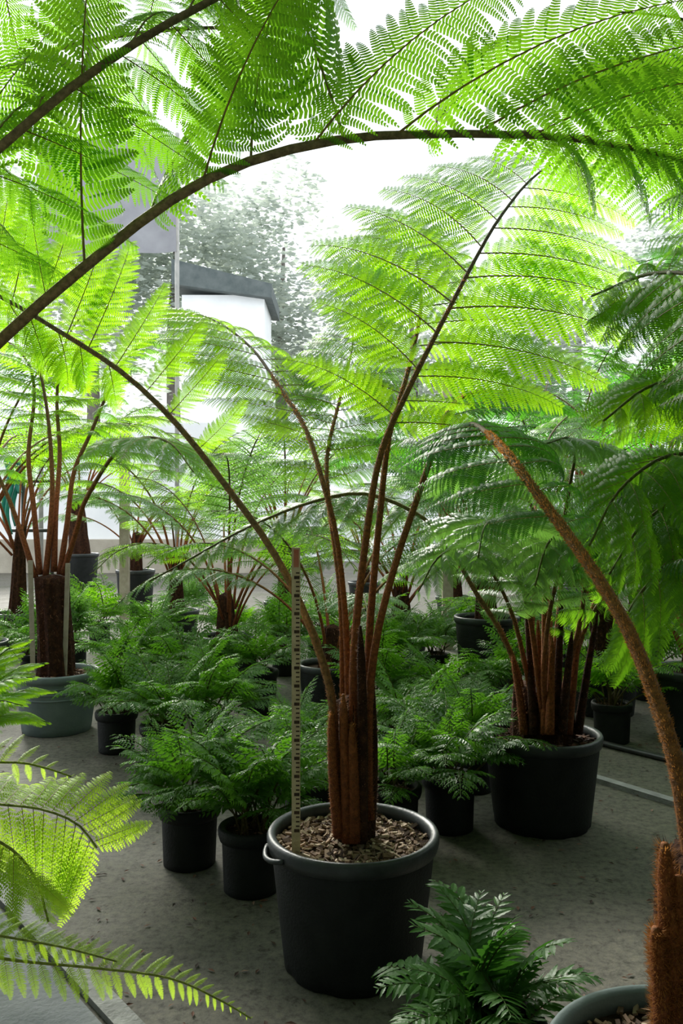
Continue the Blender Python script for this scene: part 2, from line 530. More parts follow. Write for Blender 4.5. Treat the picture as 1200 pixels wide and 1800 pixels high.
# ------------------------------------------------------------------ pots, soil, trunks
def pot(fern, r=0.25, rb=0.195, h=0.38, mat='pot', rimmat='pot_rim', bands=0, handle=None, seed=0, n=56, notches=True):
    mb = MB()
    th = 0.007
    prof = [(rb * 0.2, 0.012), (rb - 0.012, 0.012), (rb - 0.004, 0.0), (rb, 0.004)]
    for k in range(1, 9):
        f = k / 9
        prof.append((rb + (r - 0.012 - rb) * f, 0.004 + (h - 0.05) * f))
    ri = r - 0.012
    prof += [(ri, h - 0.045), (ri - th, h - 0.02), (ri - th, h - 0.10), (rb - th, 0.03), (rb * 0.2, 0.03)]

    def wob(a, z):
        if notches and z < 0.006:
            return 1 - 0.03 * (math.sin(a * 9) > 0.55)
        return 1 + 0.004 * math.sin(3 * a + seed) * (z / h)
    mb.lathe(prof, n, 0, close=True, wob=wob)
    po = link('pot', mb.mesh('pot_wall', [M[mat]], True), fern)
    mr = MB()
    rim = [(ri - th * .5, h - 0.05), (r - 0.004, h - 0.046), (r + 0.001, h - 0.03), (r + 0.002, h - 0.010), (r - 0.003, h - 0.001), (r - 0.011, h), (ri - 0.011, h - 0.006), (ri - 0.011, h - 0.045)]
    mr.lathe(rim, n, 0, close=True, wob=lambda a, z: 1 + 0.004 * math.sin(3 * a + seed))
    link('rim', mr.mesh('pot_rim', [M[rimmat]], True), po)
    for b in range(bands):
        mk = MB()
        zz = h - 0.075 - 0.035 * b
        rr = rb + (ri - rb) * zz / h
        mk.lathe([(rr - .002, zz - 0.008), (rr + 0.005, zz - 0.005), (rr + 0.005, zz + 0.005), (rr - .002, zz + 0.008)], n, 0, close=True)
        link('band', mk.mesh('pot_band', [M[rimmat if mat == 'pot' else mat]], True), po)
    if handle is not None:
        mh = MB()
        pts = []
        for k in range(11):
            a = handle + (k - 5) * 0.052
            bulge = 0.017 * math.cos((k - 5) / 5 * math.pi / 2)
            pts.append(((r + bulge) * math.cos(a), (r + bulge) * math.sin(a), h - 0.030 - 0.010 * math.cos((k - 5) / 5 * math.pi / 2)))
        mh.tube(pts, 0.0075, 8, 0)
        link('grip', mh.mesh('pot_grip', [M[rimmat]], True), po)
    return po


def soil(fern, r, z, chips=0, mat='chips', seed=0, csize=0.016):
    rng = random.Random(seed + 99)
    mb = MB()
    n, rings = 28, 5
    vs = [(0, 0, z + 0.012)]
    for j in range(1, rings + 1):
        for k in range(n):
            a = 2 * math.pi * k / n
            rr = r * j / rings
            vs.append((rr * math.cos(a), rr * math.sin(a), z + 0.012 * (1 - j / rings) + rng.uniform(-.005, .005) * (j < rings)))
    fs = [(0, 1 + k, 1 + (k + 1) % n) for k in range(n)]
    for j in range(rings - 1):
        for k in range(n):
            a, b = 1 + j * n + k, 1 + j * n + (k + 1) % n
            fs.append((a, a + n, b + n, b))
    mb.add(vs, fs)
    so = link('soil', mb.mesh('soil_bed', [M['soil']], True), fern)
    if chips:
        mc = MB()
        for _ in range(chips):
            a = rng.uniform(0, 6.283); rr = r * math.sqrt(rng.random()) * 0.97
            s_ = csize * rng.uniform(0.5, 1.5)
            e = Matrix.Rotation(rng.uniform(0, 6.28), 3, 'Z') @ Matrix.Rotation(rng.uniform(-.6, .6), 3, 'X') @ Matrix.Rotation(rng.uniform(-.5, .5), 3, 'Y')
            mc.box((rr * math.cos(a), rr * math.sin(a), z + 0.012 * (1 - rr / r) + rng.uniform(0.001, 0.012)), (s_ * rng.uniform(.8, 1.8), s_ * rng.uniform(.35, .8), s_ * 0.3), e)
        tag(link('bark_mulch', mc.mesh('bark_mulch', [M[mat]]), so), kind='stuff')
    return so


def trunk(fern, z0, z1, r0, r1, lean=(0, 0), fibres=500, seed=0, lumps=9):
    rng = random.Random(seed + 5)
    mb = MB()
    prof = []
    for k in range(13):
        f = k / 12
        prof.append((r0 + (r1 - r0) * f, z0 + (z1 - z0) * f))
    prof.append((0.01, z1 + 0.02))
    ph = rng.uniform(0, 6)
    mb.lathe(prof, 40, 0, wob=lambda a, z: 1 + 0.13 * math.sin(lumps * a + ph + z * 1.3) + 0.05 * math.sin(lumps * 2.3 * a + z * 9))
    mb.v = [(x + lean[0] * (z - z0), y + lean[1] * (z - z0), z) for x, y, z in mb.v]
    to = link('trunk', mb.mesh('trunk', [M['trunk']], True), fern)
    if fibres:
        mf = MB()
        for _ in range(fibres):
            a = rng.uniform(0, 6.283); f = rng.random() ** 0.8
            z = z0 + (z1 - z0) * f
            r = (r0 + (r1 - r0) * f) * rng.uniform(0.98, 1.1)
            n_ = Vector((math.cos(a), math.sin(a), 0)); b = Vector((-n_.y, n_.x, 0))
            q = n_ * r + Vector((lean[0] * (z - z0), lean[1] * (z - z0), z))
            l = rng.uniform(0.012, 0.045)
            tip = q + UP * l * rng.uniform(-.6, 1) + n_ * l * rng.uniform(0.1, 0.55) + b * l * rng.uniform(-.4, .4)
            mf.add([q - b * 0.0016, q + b * 0.0016, tip], [(0, 1, 2)])
        tag(link('fibre', mf.mesh('trunk_fibre', [M['fibre']]), to), kind='stuff')
    return to


def arc_path(base, az, e0, e1, length, n=7, bend=1.5):
    """a stalk that leaves base at elevation e0 and bows over to e1, heading az"""
    p = Vector(base); out = [p.copy()]
    st = length / (n - 1)
    for k in range(n - 1):
        f = (k + 0.5) / (n - 1)
        e = math.radians(e0 + (e1 - e0) * f ** bend)
        p = p + Vector((math.cos(az) * math.cos(e), math.sin(az) * math.cos(e), math.sin(e))) * st
        out.append(p.copy())
    return out


# ------------------------------------------------------------------ whole-frond meshes for distant and small ferns
WF = {}


def whole_frond(variant, mat, stipe='stipe'):
    """big frond heading +X from the origin: stalk and lobed leaflets in one mesh"""
    key = ('big', variant, mat, stipe)
    if key in WF:
        return WF[key]
    rng = random.Random(variant * 13 + 1)
    e0, e1, Ln, pl = [(80, -25, 1.9, .42), (72, -40, 1.8, .40), (84, 5, 1.9, .42), (62, -48, 1.7, .38), (76, -10, 1.6, .40), (52, -40, 1.5, .36)][variant]
    P, tot = spline(arc_path((0, 0, 0), 0.0, e0, e1, Ln, 8, 1.4), 26)
    # a slight sideways sweep
    sw = rng.uniform(-.12, .12)
    P = [p + Vector((0, sw * p.x * p.x, 0)) for p in P]
    mb = MB()
    mb.tube(P, [0.012 - 0.0095 * (k / 25) for k in range(26)], 6, 1)
    pin = [pinna_arrays(rng, npin=15, plen=0.21, lobes=4, droop=rng.uniform(.15, .35), fwd=.1, pdroop=rng.uniform(.3, .6), pw=0.13) for _ in range(3)]
    n = 15
    V = [np.array(mb.v)]; F = list(mb.f); mi = list(mb.m); al = list(mb.a); off = len(mb.v)
    for j in range(n):
        f = j / (n - 1)
        t = 0.40 + 0.59 * f
        ii = min(24, int(t * 25))
        p = P[ii].lerp(P[ii + 1], t * 25 - ii); T = (P[ii + 1] - P[ii]).normalized()
        ln = pl * min(1, 0.65 + 1.4 * f) * max(.06, 1 - f ** 1.9) ** .75
        for sd in (1, -1):
            S = T.cross(UP).normalized() * sd
            a = math.radians(76 - 32 * f + rng.uniform(-6, 6))
            X = (T * math.cos(a) + S * math.sin(a) + UP * rng.uniform(-.05, .2)).normalized()
            N = S.cross(T) * sd + Vector((rng.uniform(-.2, .2), rng.uniform(-.2, .2), .2))
            Z = (N - X * N.dot(X)).normalized(); Y = Z.cross(X)
            if Y.dot(T) < 0: Y = -Y
            A, FF, ax = pin[rng.randrange(3)]
            B = np.array([list(X), list(Y), list(Z)])
            V.append((A * ln) @ B + np.array(list(p)))
            F += [tuple(i + off for i in q) for q in FF]; mi += [0] * len(FF); al += [1.0] * len(A); off += len(A)
            rb = MB(); rb.tube([Vector(ax(k / 4) * ln @ B) + p for k in range(5)], [.003, .0027, .0022, .0016, .0008], 3, 1, cap=False)
            V.append(np.array(rb.v)); F += [tuple(i + off for i in q) for q in rb.f]; mi += [1] * len(rb.f); al += [.9] * len(rb.v); off += len(rb.v)
    mb.v = [tuple(x) for x in np.concatenate(V)]; mb.f = F; mb.m = mi; mb.a = al
    WF[key] = mb.mesh('big_frond', [M[mat], M[stipe]], False, True)
    return WF[key]


def small_frond(variant, mat):
    """shield-fern frond of unit length heading +X: triangular, twice divided"""
    key = ('small', variant, mat)
    if key in WF:
        return WF[key]
    rng = random.Random(variant * 7 + 3)
    e0, e1 = [(74, 5), (62, -15), (84, 35), (48, -25), (68, -40)][variant]
    P, tot = spline(arc_path((0, 0, 0), 0, e0, e1, 1.0, 6, 1.3), 20)
    mb = MB()
    mb.tube(P, [0.010 - 0.008 * k / 19 for k in range(20)], 5, 1)
    n = 10
    for j in range(n):
        f = j / (n - 1)
        t = 0.34 + 0.64 * f
        ii = min(18, int(t * 19)); p = P[ii].lerp(P[ii + 1], t * 19 - ii); T = (P[ii + 1] - P[ii]).normalized()
        ln = 0.30 * (1 - f) ** 0.8 + 0.05
        for sd in (1, -1):
            S = T.cross(UP).normalized() * sd
            a = math.radians(70 - 22 * f + rng.uniform(-7, 7))
            X = (T * math.cos(a) + S * math.sin(a) + UP * rng.uniform(-.15, .15)).normalized()
            N = S.cross(T) * sd + Vector((rng.uniform(-.3, .3), rng.uniform(-.3, .3), .1))
            Z = (N - X * N.dot(X)).normalized(); Y = Z.cross(X)
            if Y.dot(T) < 0: Y = -Y
            A, FF, ax = pinna_arrays(rng, npin=7, plen=0.30, lobes=0, droop=.2, fwd=.12, pdroop=.3, pang=62, pw=.50, twist=rng.uniform(-.3, .3))
            B = np.array([list(X), list(Y), list(Z)])
            mb.add((A * ln) @ B + np.array(list(p)), FF, 0, [1.0] * len(A))
    WF[key] = mb.mesh('small_frond', [M[mat], M['stipe_small']], False, True)
    return WF[key]


def holly_leaflet(rng, ln, w):
    """broad pointed toothed leaflet along +X"""
    prof = [(0, .12), (.12, .75), (.2, .62), (.32, 1.0), (.42, .80), (.54, .92), (.64, .62), (.76, .60), (.86, .30), (1.0, 0.0)]
    up, dn, md = [], [], []
    for x, h in prof:
        z = -0.22 * x * x * ln
        up.append((x * ln, h * w / 2, z + .06 * w)); dn.append((x * ln, -h * w / 2, z + .06 * w)); md.append((x * ln, 0, z))
    n = len(prof)
    vs = up + md + dn
    fs = [(n + k, n + k + 1, k + 1, k) for k in range(n - 1)] + [(2 * n + k, 2 * n + k + 1, n + k + 1, n + k) for k in range(n - 1)]
    return np.array(vs), fs


def holly_frond(variant, mat):
    key = ('holly', variant, mat)
    if key in WF:
        return WF[key]
    rng = random.Random(variant * 11 + 2)
    e0, e1 = [(80, 15), (66, -15), (86, 40), (50, -30)][variant]
    P, tot = spline(arc_path((0, 0, 0), 0, e0, e1, 1.0, 6, 1.3), 20)
    mb = MB()
    mb.tube(P, [0.011 - 0.008 * k / 19 for k in range(20)], 5, 1)
    n = 14
    for j in range(n):
        f = j / (n - 1); t = 0.22 + 0.77 * f
        ii = min(18, int(t * 19)); p = P[ii].lerp(P[ii + 1], t * 19 - ii); T = (P[ii + 1] - P[ii]).normalized()
        ln = 0.21 * min(1, .75 + f) * (1 - f ** 2.2) ** .7 + 0.05
        for sd in (1, -1):
            S = T.cross(UP).normalized() * sd
            a = math.radians(66 - 24 * f + rng.uniform(-8, 8))
            X = (T * math.cos(a) + S * math.sin(a) + UP * rng.uniform(-.1, .25)).normalized()
            N = S.cross(T) * sd + Vector((rng.uniform(-.35, .35), rng.uniform(-.35, .35), .1))
            Z = (N - X * N.dot(X)).normalized(); Y = Z.cross(X)
            A, FF = holly_leaflet(rng, ln, ln * .32)
            mb.add(A @ np.array([list(X), list(Y), list(Z)]) + np.array(list(p)), FF, 0, [1.0] * len(A))
    WF[key] = mb.mesh('holly_frond', [M[mat], M['stipe_small']], False, True)
    return WF[key]


# ================================================================== the setting
def struct(name, mb, mat, smooth=False, parent=None):
    o = link(name, mb.mesh(name, [mat], smooth), parent)
    if parent is None:
        tag(o, kind='structure')
    return o


mb = MB()
mb.add([(-30, -4, 0), (30, -4, 0), (30, 60, 0), (-30, 60, 0)], [(0, 1, 2, 3)])
tag(struct('floor', mb, M['floor']), 'damp speckled grey concrete floor under the pots')


def ground_dir(a, b):
    d = (Vector(b) - Vector(a)); return d.normalized()


def gpt(u, v):
    d = FPX * CAM_H / (v - 900)
    return Vector(((u - 600) / FPX * d, d, 0))


# walkway slab and its pale edging, lower corner beside the pale fronds
a, b = gpt(0, 1590), gpt(190, 1800)
dr = (b - a).normalized(); nl = Vector((dr.y, -dr.x, 0))
if nl.x > 0: nl = -nl
A0, A1 = a - dr * 1.6, b + dr * 2.2
mb = MB()
for off in range(4):
    p0 = A0 + dr * (off * 1.25) + nl * 0.02; p1 = p0 + dr * 1.238
    q0, q1 = p0 + nl * 1.5, p1 + nl * 1.5
    m_ = MB()
    zt = 0.012
    m_.add([p0, p1, q1, q0, p0 + UP * zt, p1 + UP * zt, q1 + UP * zt, q0 + UP * zt],
           [(4, 5, 6, 7), (0, 1, 5, 4), (1, 2, 6, 5), (2, 3, 7, 6), (3, 0, 4, 7)])
    if off == 0:
        walk = link('path', m_.mesh('path', [M['slab']]))
        tag(walk, 'smooth blue-grey concrete walkway beyond the pale edging strip', kind='structure')
    else:
        link('slab', m_.mesh('slab', [M['slab']]), walk)
mb = MB()
c = (A0 + A1) / 2 - nl * 0.03
rot = Matrix((dr, Vector((-dr.y, dr.x, 0)), UP)).transposed()
mb.box(c + UP * 0.009, ((A1 - A0).length, 0.062, 0.018), rot)
tag(struct('trim_1', mb, M['edging']), 'pale concrete edging strip beside the blue-grey walkway')
a, b = gpt(1045, 1372), gpt(1200, 1420)
dr = (b - a).normalized()
A0, A1 = a - dr * 2.2, b + dr * 1.6
mb = MB()
rot = Matrix((dr, Vector((-dr.y, dr.x, 0)), UP)).transposed()
mb.box((A0 + A1) / 2 + UP * 0.012, ((A1 - A0).length, 0.05, 0.024), rot)
tag(struct('trim_2', mb, M['edging']), 'pale edging strip on the floor behind the second big black pot')
a, b = gpt(1050, 1310), gpt(1200, 1347)
dr = (b - a).normalized()
mb = MB()
mb.tube([a - dr * 1.4 + UP * .018, a - dr * .5 + UP * .017, a + UP * .018, b + UP * .018, b + dr * .8 + UP * .018, b + dr * 1.6 + UP * .018], 0.017, 10)
tag(link('irrigation_pipe', mb.mesh('irrigation_pipe', [M['hose']], True)), 'thin black irrigation pipe lying on the floor behind the big pot', 'pipe')

# shade-net roof and sides, added outside the view to darken floor and pots
M['shade_net'] = leaf_mat('green_shade_net', (0.02, 0.035, 0.025), (0.03, 0.05, 0.035), (0.10, 0.13, 0.10), 0.5, 0.9, 0.05)
mb = MB()
mb.add([(-7, -6, 3.5), (5.2, -6, 3.5), (5.2, 3.2, 3.5), (-7, 3.2, 3.5)], [(0, 1, 2, 3)])
cl = tag(struct('light_block_roof', mb, M['shade_net']), 'added unseen shade-net roof that darkens the near end')
for y in (-6, -3, 0, 3.2):
    mb = MB(); mb.tube([(-7, y, 3.47), (-2, y, 3.47), (5.2, y, 3.47)], 0.03, 8)
    link('purlin', mb.mesh('purlin', [M['metal']], True), cl)
mb = MB(); mb.add([(-7, -6, 0), (5.2, -6, 0), (5.2, -6, 3.5), (-7, -6, 3.5)], [(0, 1, 2, 3)])
tag(struct('light_block_front', mb, M['shade_net']), 'added unseen shade-net wall cutting the light behind the viewer')
mb = MB(); mb.add([(5.2, -6, 0), (5.2, 12, 0), (5.2, 12, 2.4), (5.2, 3.2, 2.4), (5.2, 3.2, 3.5), (5.2, -6, 3.5)], [(0, 1, 2, 3, 4, 5)])  # added to block light and keep the right-hand foliage backed by dark
wr = tag(struct('light_block_right', mb, M['shade_net']), 'added shade-net wall that cuts the light along the right side')
for y in (-6, -3, 0, 3.2, 6, 9, 12):
    mb = MB(); mb.tube([(5.23, y, 0), (5.23, y, 1.2), (5.23, y, 3.5 if y < 3.3 else 2.4)], 0.03, 8)
    link('post', mb.mesh('wall_post', [M['metal']], True), wr)
mb = MB(); mb.add([(-7, -6, 0), (-7, 3.2, 0), (-7, 3.2, 3.5), (-7, -6, 3.5)], [(0, 1, 2, 3)])
tag(struct('light_block_left', mb, M['shade_net']), 'added unseen shade-net wall cutting the light along the left side')

# plinth and white sheet wall at the far end, posts
mb = MB(); mb.box((-9.5, 18.6, 0.36), (17, 0.5, 0.72))
tag(struct('wall_plinth', mb, M['plinth']), 'low beige concrete plinth under the white sheet wall')
wl = None
for k in range(7):
    mb = MB(); mb.box((-16.6 + k * 2.2, 18.75, 2.0 - 0.01 * (k % 2)), (2.17, 0.04 + 0.01 * (k % 2), 2.55))
    if wl is None:
        wl = tag(struct('wall_back', mb, M['white_wall']), 'white plastic sheet wall at the far end')
    else:
        link('panel', mb.mesh('sheet_panel', [M['white_wall']]), wl)
# neighbouring white greenhouse tunnel, bright beyond the ferns
gh = empty('greenhouse_tunnel', (2.0, 26, 0), 'white plastic greenhouse tunnel gleaming beyond the ferns', 'greenhouse')
mb = MB()
npts = 18
vs = []
for x in (-9.0, 9.0):
    for k in range(npts + 1):
        a = math.pi * k / npts
        vs.append((x, -3.2 * math.cos(a), 1.5 + 2.1 * math.sin(a) if 0 < k < npts else 0.0))
fs = [(k, k + 1, npts + 2 + k, npts + 1 + k) for k in range(npts)] + [tuple(range(npts + 1)), tuple(range(2 * npts + 1, npts, -1))]
mb.add(vs, fs)
link('cover', mb.mesh('tunnel_cover', [M['white_wall']]), gh)
for k in range(7):
    mb = MB()
    x = -9.0 + k * 3.0
    mb.tube([(x, -3.25 * math.cos(math.pi * q / 16), 1.5 + 2.13 * math.sin(math.pi * q / 16) if 0 < q < 16 else 0.0) for q in range(17)], 0.035, 6)
    link('hoop', mb.mesh('tunnel_hoop', [M['metal']]), gh)
# dark-roofed barn left of it
sh = empty('barn', (-4.3, 32.5, 0), 'white barn with a dark roof glimpsed above the ferns under the trees', 'barn')
mb = MB(); mb.box((0, 0, 4.6), (3.0, 3.0, 9.2)); link('wall', mb.mesh('barn_wall', [M['white_wall']]), sh)
mb = MB()
mb.add([(-1.8, -1.9, 9.5), (1.8, -1.9, 9.0), (1.8, 1.9, 9.0), (-1.8, 1.9, 9.5), (-1.8, -1.9, 10.4), (1.8, -1.9, 9.5), (1.8, 1.9, 9.5), (-1.8, 1.9, 10.4)],
       [(3, 2, 1, 0), (4, 5, 6, 7), (0, 1, 5, 4), (1, 2, 6, 5), (2, 3, 7, 6), (3, 0, 4, 7)])
link('roof', mb.mesh('barn_roof', [M['roof_dark']]), sh)
# grey shade-cloth screen high on the far side
sc_ = empty('shade_screen', (-4.1, 15.0, 0), 'grey shade-cloth screen on two poles high behind the arching frond', 'screen')
mb = MB()
vs = []
for i in range(13):
    for j in range(5):
        vs.append((-1.2 + 2.4 * i / 12, 0.05 * math.sin(i * 1.3 + j), 5.9 + 2.0 * j / 4 - 0.06 * math.sin(math.pi * i / 12)))
mb.add(vs, [(i * 5 + j, (i + 1) * 5 + j, (i + 1) * 5 + j + 1, i * 5 + j + 1) for i in range(12) for j in range(4)])
link('cloth', mb.mesh('shade_cloth', [M['shade']], True), sc_)
for x in (-1.2, 1.2):
    mb = MB(); mb.tube([(x, 0.06, 0), (x, 0.06, 4), (x, 0.06, 8.0)], 0.04, 8)
    link('pole', mb.mesh('screen_pole', [M['metal']], True), sc_)
# timber posts
for (u, d, h, lab) in ((786, 8.2, 2.6, 'pale timber post standing among the ferns beside the reddish stalks'),
                       (219, 10.0, 2.2, 'pale timber post beside the large dark pot at the back')):
    p = at(u, 900, d)
    t = empty('timber_post', (p.x, d, 0), lab, 'post')
    mb = MB(); mb.box((0, 0, h / 2), (0.10, 0.10, h)); link('shaft', mb.mesh('post_shaft', [M['wood_post']]), t)
    mb = MB(); mb.box((0, 0, h + 0.015), (0.13, 0.13, 0.03)); link('cap', mb.mesh('post_cap', [M['metal']]), t)
# iron rail and teal hose
d = 9.0
p = at(41, 900, d)
rl = empty('iron_rail', (p.x, d, 0), 'dark iron rail by the white wall with a teal hose on it', 'rail')
for dx in (0, 0.30):
    mb = MB(); mb.tube([(dx, 0, 0), (dx, 0, 0.9), (dx, 0, 1.80)], 0.022, 8); link('post', mb.mesh('rail_post', [M['iron']], True), rl)
for z in (1.64, 1.12):
    mb = MB(); mb.tube([(-0.14, 0, z), (0.1, 0, z), (0.34, 0, z)], 0.018, 8); link('bar', mb.mesh('rail_bar', [M['iron']], True), rl)
hs = empty('garden_hose', (p.x - 0.05, d - 0.05, 0), 'teal rubber hose looped over the iron rail', 'hose')
for k in range(4):
    mb = MB()
    x = -0.10 + 0.05 * k
    pts = [(x + 0.03 * math.sin(q * 1.1), -0.03 - 0.03 * (k % 2), 1.86 - q * (0.115 if k != 1 else 0.13) * (1 if k < 3 else .5)) for q in range(7)]
    pts = [(x + .06, 0.06, 1.78), (x + .03, 0.03, 1.88)] + pts
    mb.tube(spline(pts, 24)[0], 0.024, 8); link('loop', mb.mesh('hose_loop', [M['teal']], True), hs)

# distant trees
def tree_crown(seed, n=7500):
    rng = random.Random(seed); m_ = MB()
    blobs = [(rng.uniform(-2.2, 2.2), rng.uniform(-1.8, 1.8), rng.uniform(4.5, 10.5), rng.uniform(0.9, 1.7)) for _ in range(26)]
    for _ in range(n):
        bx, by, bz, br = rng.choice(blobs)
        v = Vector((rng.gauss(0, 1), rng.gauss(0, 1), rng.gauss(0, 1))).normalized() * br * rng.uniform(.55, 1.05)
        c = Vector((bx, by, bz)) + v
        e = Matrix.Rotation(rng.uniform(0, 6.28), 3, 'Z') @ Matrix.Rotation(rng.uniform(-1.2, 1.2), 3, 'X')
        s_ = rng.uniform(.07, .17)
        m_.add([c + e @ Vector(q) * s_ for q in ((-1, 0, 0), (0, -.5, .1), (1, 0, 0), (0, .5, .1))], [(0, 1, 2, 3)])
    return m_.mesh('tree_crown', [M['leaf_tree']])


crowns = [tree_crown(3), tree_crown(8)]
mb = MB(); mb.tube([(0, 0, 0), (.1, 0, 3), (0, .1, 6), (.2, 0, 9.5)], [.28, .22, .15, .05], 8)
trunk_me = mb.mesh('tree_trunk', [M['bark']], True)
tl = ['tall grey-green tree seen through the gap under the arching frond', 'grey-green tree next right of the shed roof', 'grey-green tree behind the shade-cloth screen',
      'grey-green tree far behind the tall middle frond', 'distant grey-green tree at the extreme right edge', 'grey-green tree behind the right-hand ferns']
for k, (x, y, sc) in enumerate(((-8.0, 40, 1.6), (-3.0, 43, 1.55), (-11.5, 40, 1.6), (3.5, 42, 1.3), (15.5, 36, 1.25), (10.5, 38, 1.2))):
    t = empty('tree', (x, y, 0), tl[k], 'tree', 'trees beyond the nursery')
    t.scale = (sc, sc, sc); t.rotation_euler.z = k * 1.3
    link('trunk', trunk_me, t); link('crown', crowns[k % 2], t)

# ================================================================== main tree fern in the big black pot
fA = empty('potted_tree_fern', (0.033, 2.5, 0), 'tall tree fern with reddish stalks in the big black pot beside the measuring stick', 'fern')
pot(fA, 0.25, 0.20, 0.385, handle=math.radians(205), seed=1)
soil(fA, 0.228, 0.345, 1100, 'chips', 1, 0.013)
trunk(fA, 0.33, 0.76, 0.052, 0.046, (0.0, 0), 1100, 1, 7)
HA = dict(hair=800, hair_len=0.006, hair_t=.62)
# bright frond fanning up and away
frond(fA, [at(628, 1450, 2.47), at(622, 1300, 2.46), at(622, 1150, 2.47), at(640, 970, 2.52), at(668, 800, 2.60), at(715, 690, 2.68), at(775, 570, 2.8), at(830, 465, 2.95), at(880, 380, 3.1), at(945, 305, 3.3), at(1040, 250, 3.55)],
      0.016, 0.003, (690, 745), 13, 0.78, 'fan', 'leaf_young', 'stipe', side=(1, 0.15, -0.05), sideL=(-1, .12, 0.05), ang=(60, 38), seed=1, nrm=(-0.1, -0.92, 0.36), label='reddish-stalked bright green frond fanning upward', **HA)
# second stalk just behind it
frond(fA, [at(645, 1450, 2.50), at(645, 1250, 2.50), at(650, 1100, 2.52), at(668, 900, 2.58), at(685, 760, 2.7), at(720, 640, 2.9), at(740, 520, 3.2), at(720, 420, 3.6), at(690, 370, 4.0)],
      0.015, 0.003, (700, 700), 14, 0.62, 'arch', 'leaf_young', 'stipe', side=(1, 0.1, 0), ang=(72, 44), seed=2, nrm=(0, -.85, .5), **HA)
# long stalk arching left
frond(fA, [at(598, 1440, 2.47), at(588, 1300, 2.45), at(580, 1210, 2.45), at(540, 1090, 2.46), at(480, 970, 2.48), at(400, 858, 2.5), at(310, 745, 2.5), at(215, 655, 2.52), at(100, 580, 2.56), at(-20, 512, 2.62), at(-190, 450, 2.7), at(-360, 430, 2.8)],
      0.0145, 0.004, (345, 790), 17, 0.46, 'flat', 'leaf_young', 'stipe_dark', side=(0.25, 0.25, 1), sideL=(0.1, 1, -0.35), ang=(84, 55), seed=3, nrm=(0, -.9, .4), skipL=(0, 1, 2), prof=lambda f: .55 + .45 * min(1, f * 3) - .6 * max(0, f - .7), **HA)
# stalk rising left behind
frond(fA, [at(612, 1450, 2.54), at(612, 1250, 2.55), at(606, 1080, 2.58), at(590, 940, 2.65), at(565, 840, 2.75), at(535, 750, 2.95), at(490, 680, 3.2), at(440, 610, 3.5), at(370, 560, 3.8), at(290, 540, 4.1)],
      0.0135, 0.003, (545, 775), 14, 0.52, 'arch', 'leaf_young', 'stipe', side=(.7, .4, 0), ang=(72, 44), seed=4, nrm=(0, -.85, .5), **HA)
# stalk leaning right, tip going away
frond(fA, [at(648, 1440, 2.46), at(648, 1250, 2.45), at(662, 1120, 2.45), at(695, 990, 2.47), at(735, 870, 2.52), at(766, 780, 2.62), at(790, 720, 2.85), at(830, 690, 3.2), at(900, 690, 3.6), at(980, 720, 4.0)],
      0.0145, 0.003, (768, 775), 13, 0.50, 'arch', 'leaf_dark', 'stipe', side=(.7, -.5, 0), ang=(72, 44), seed=5, **HA)
# thin stalk up the middle
frond(fA, [at(600, 1450, 2.53), at(602, 1250, 2.56), at(598, 1050, 2.6), at(580, 900, 2.7), at(575, 800, 2.9), at(600, 690, 3.2), at(620, 600, 3.6), at(610, 540, 4.0)],
      0.011, 0.003, (578, 840), 13, 0.48, 'arch', 'leaf', 'stipe', side=(1, 0, 0), ang=(72, 44), seed=6, nrm=(0, -.85, .5), **HA)
# cut stalk bases round the trunk
for k, (u, v, dd, zt) in enumerate(((586, 1470, 2.44, 1250), (607, 1480, 2.43, 1220), (637, 1480, 2.43, 1100), (655, 1470, 2.5, 1180), (622, 1480, 2.42, 1270))):
    mb = MB()
    P = spline([at(u * .75 + 157, v, dd) - fA.location, at(u, (v + zt) / 2, dd) - fA.location, at(u - 4, zt, dd - .01) - fA.location], 14)[0]
    rr = [(0.019 - 0.008 * q / 13) * (1 if q < 12 else .75 if q < 13 else .35) for q in range(14)]
    mb.tube(P, rr, 9, 0, along=[0.25 * q / 13 for q in range(14)]); hairs(mb, P, rr, 1300, 0.007, random.Random(k), 1, 0.99)
    link('stalk_base', mb.mesh('stalk_base', [M['trunk' if k in (2, 3) else 'stipe'], M['fibre' if k in (2, 3) else 'fuzz']], True, True), fA)  # right-hand bases take the dark trunk colours, painting the trunk's unlit side

# measuring stick pushed into the same pot
ms = empty('measuring_stick', at(520, 1497, 2.40), 'weathered wooden measuring stick with dark marks standing in the big pot', 'measuring stick')
zt = at(519, 962, 2.42).z - ms.location.z
mb = MB(); mb.box((0, 0, zt / 2 - 0.02), (0.024, 0.006, zt + 0.04)); link('lath', mb.mesh('stick_lath', [M['stick']]), ms)
mb = MB()
rng = random.Random(4)
k = 0; z = 0.06
while z < zt - 0.07:
    w_ = 0.010 if k % 4 else 0.015
    mb.box((0.012 - w_ / 2 - 0.002, -0.0033, z), (w_, 0.0008, 0.004 if k % 4 else 0.009)); z += 0.0127; k += 1
link('graduation_marks', mb.mesh('graduation_marks', [M['ink']]), ms)['kind'] = 'stuff'
mb = MB(); mb.box((0.001, -0.0036, zt - 0.03), (0.014, 0.001, 0.05)); link('red_mark', mb.mesh('red_mark', [M['red']]), ms)['label'] = 'faded red tip mark'

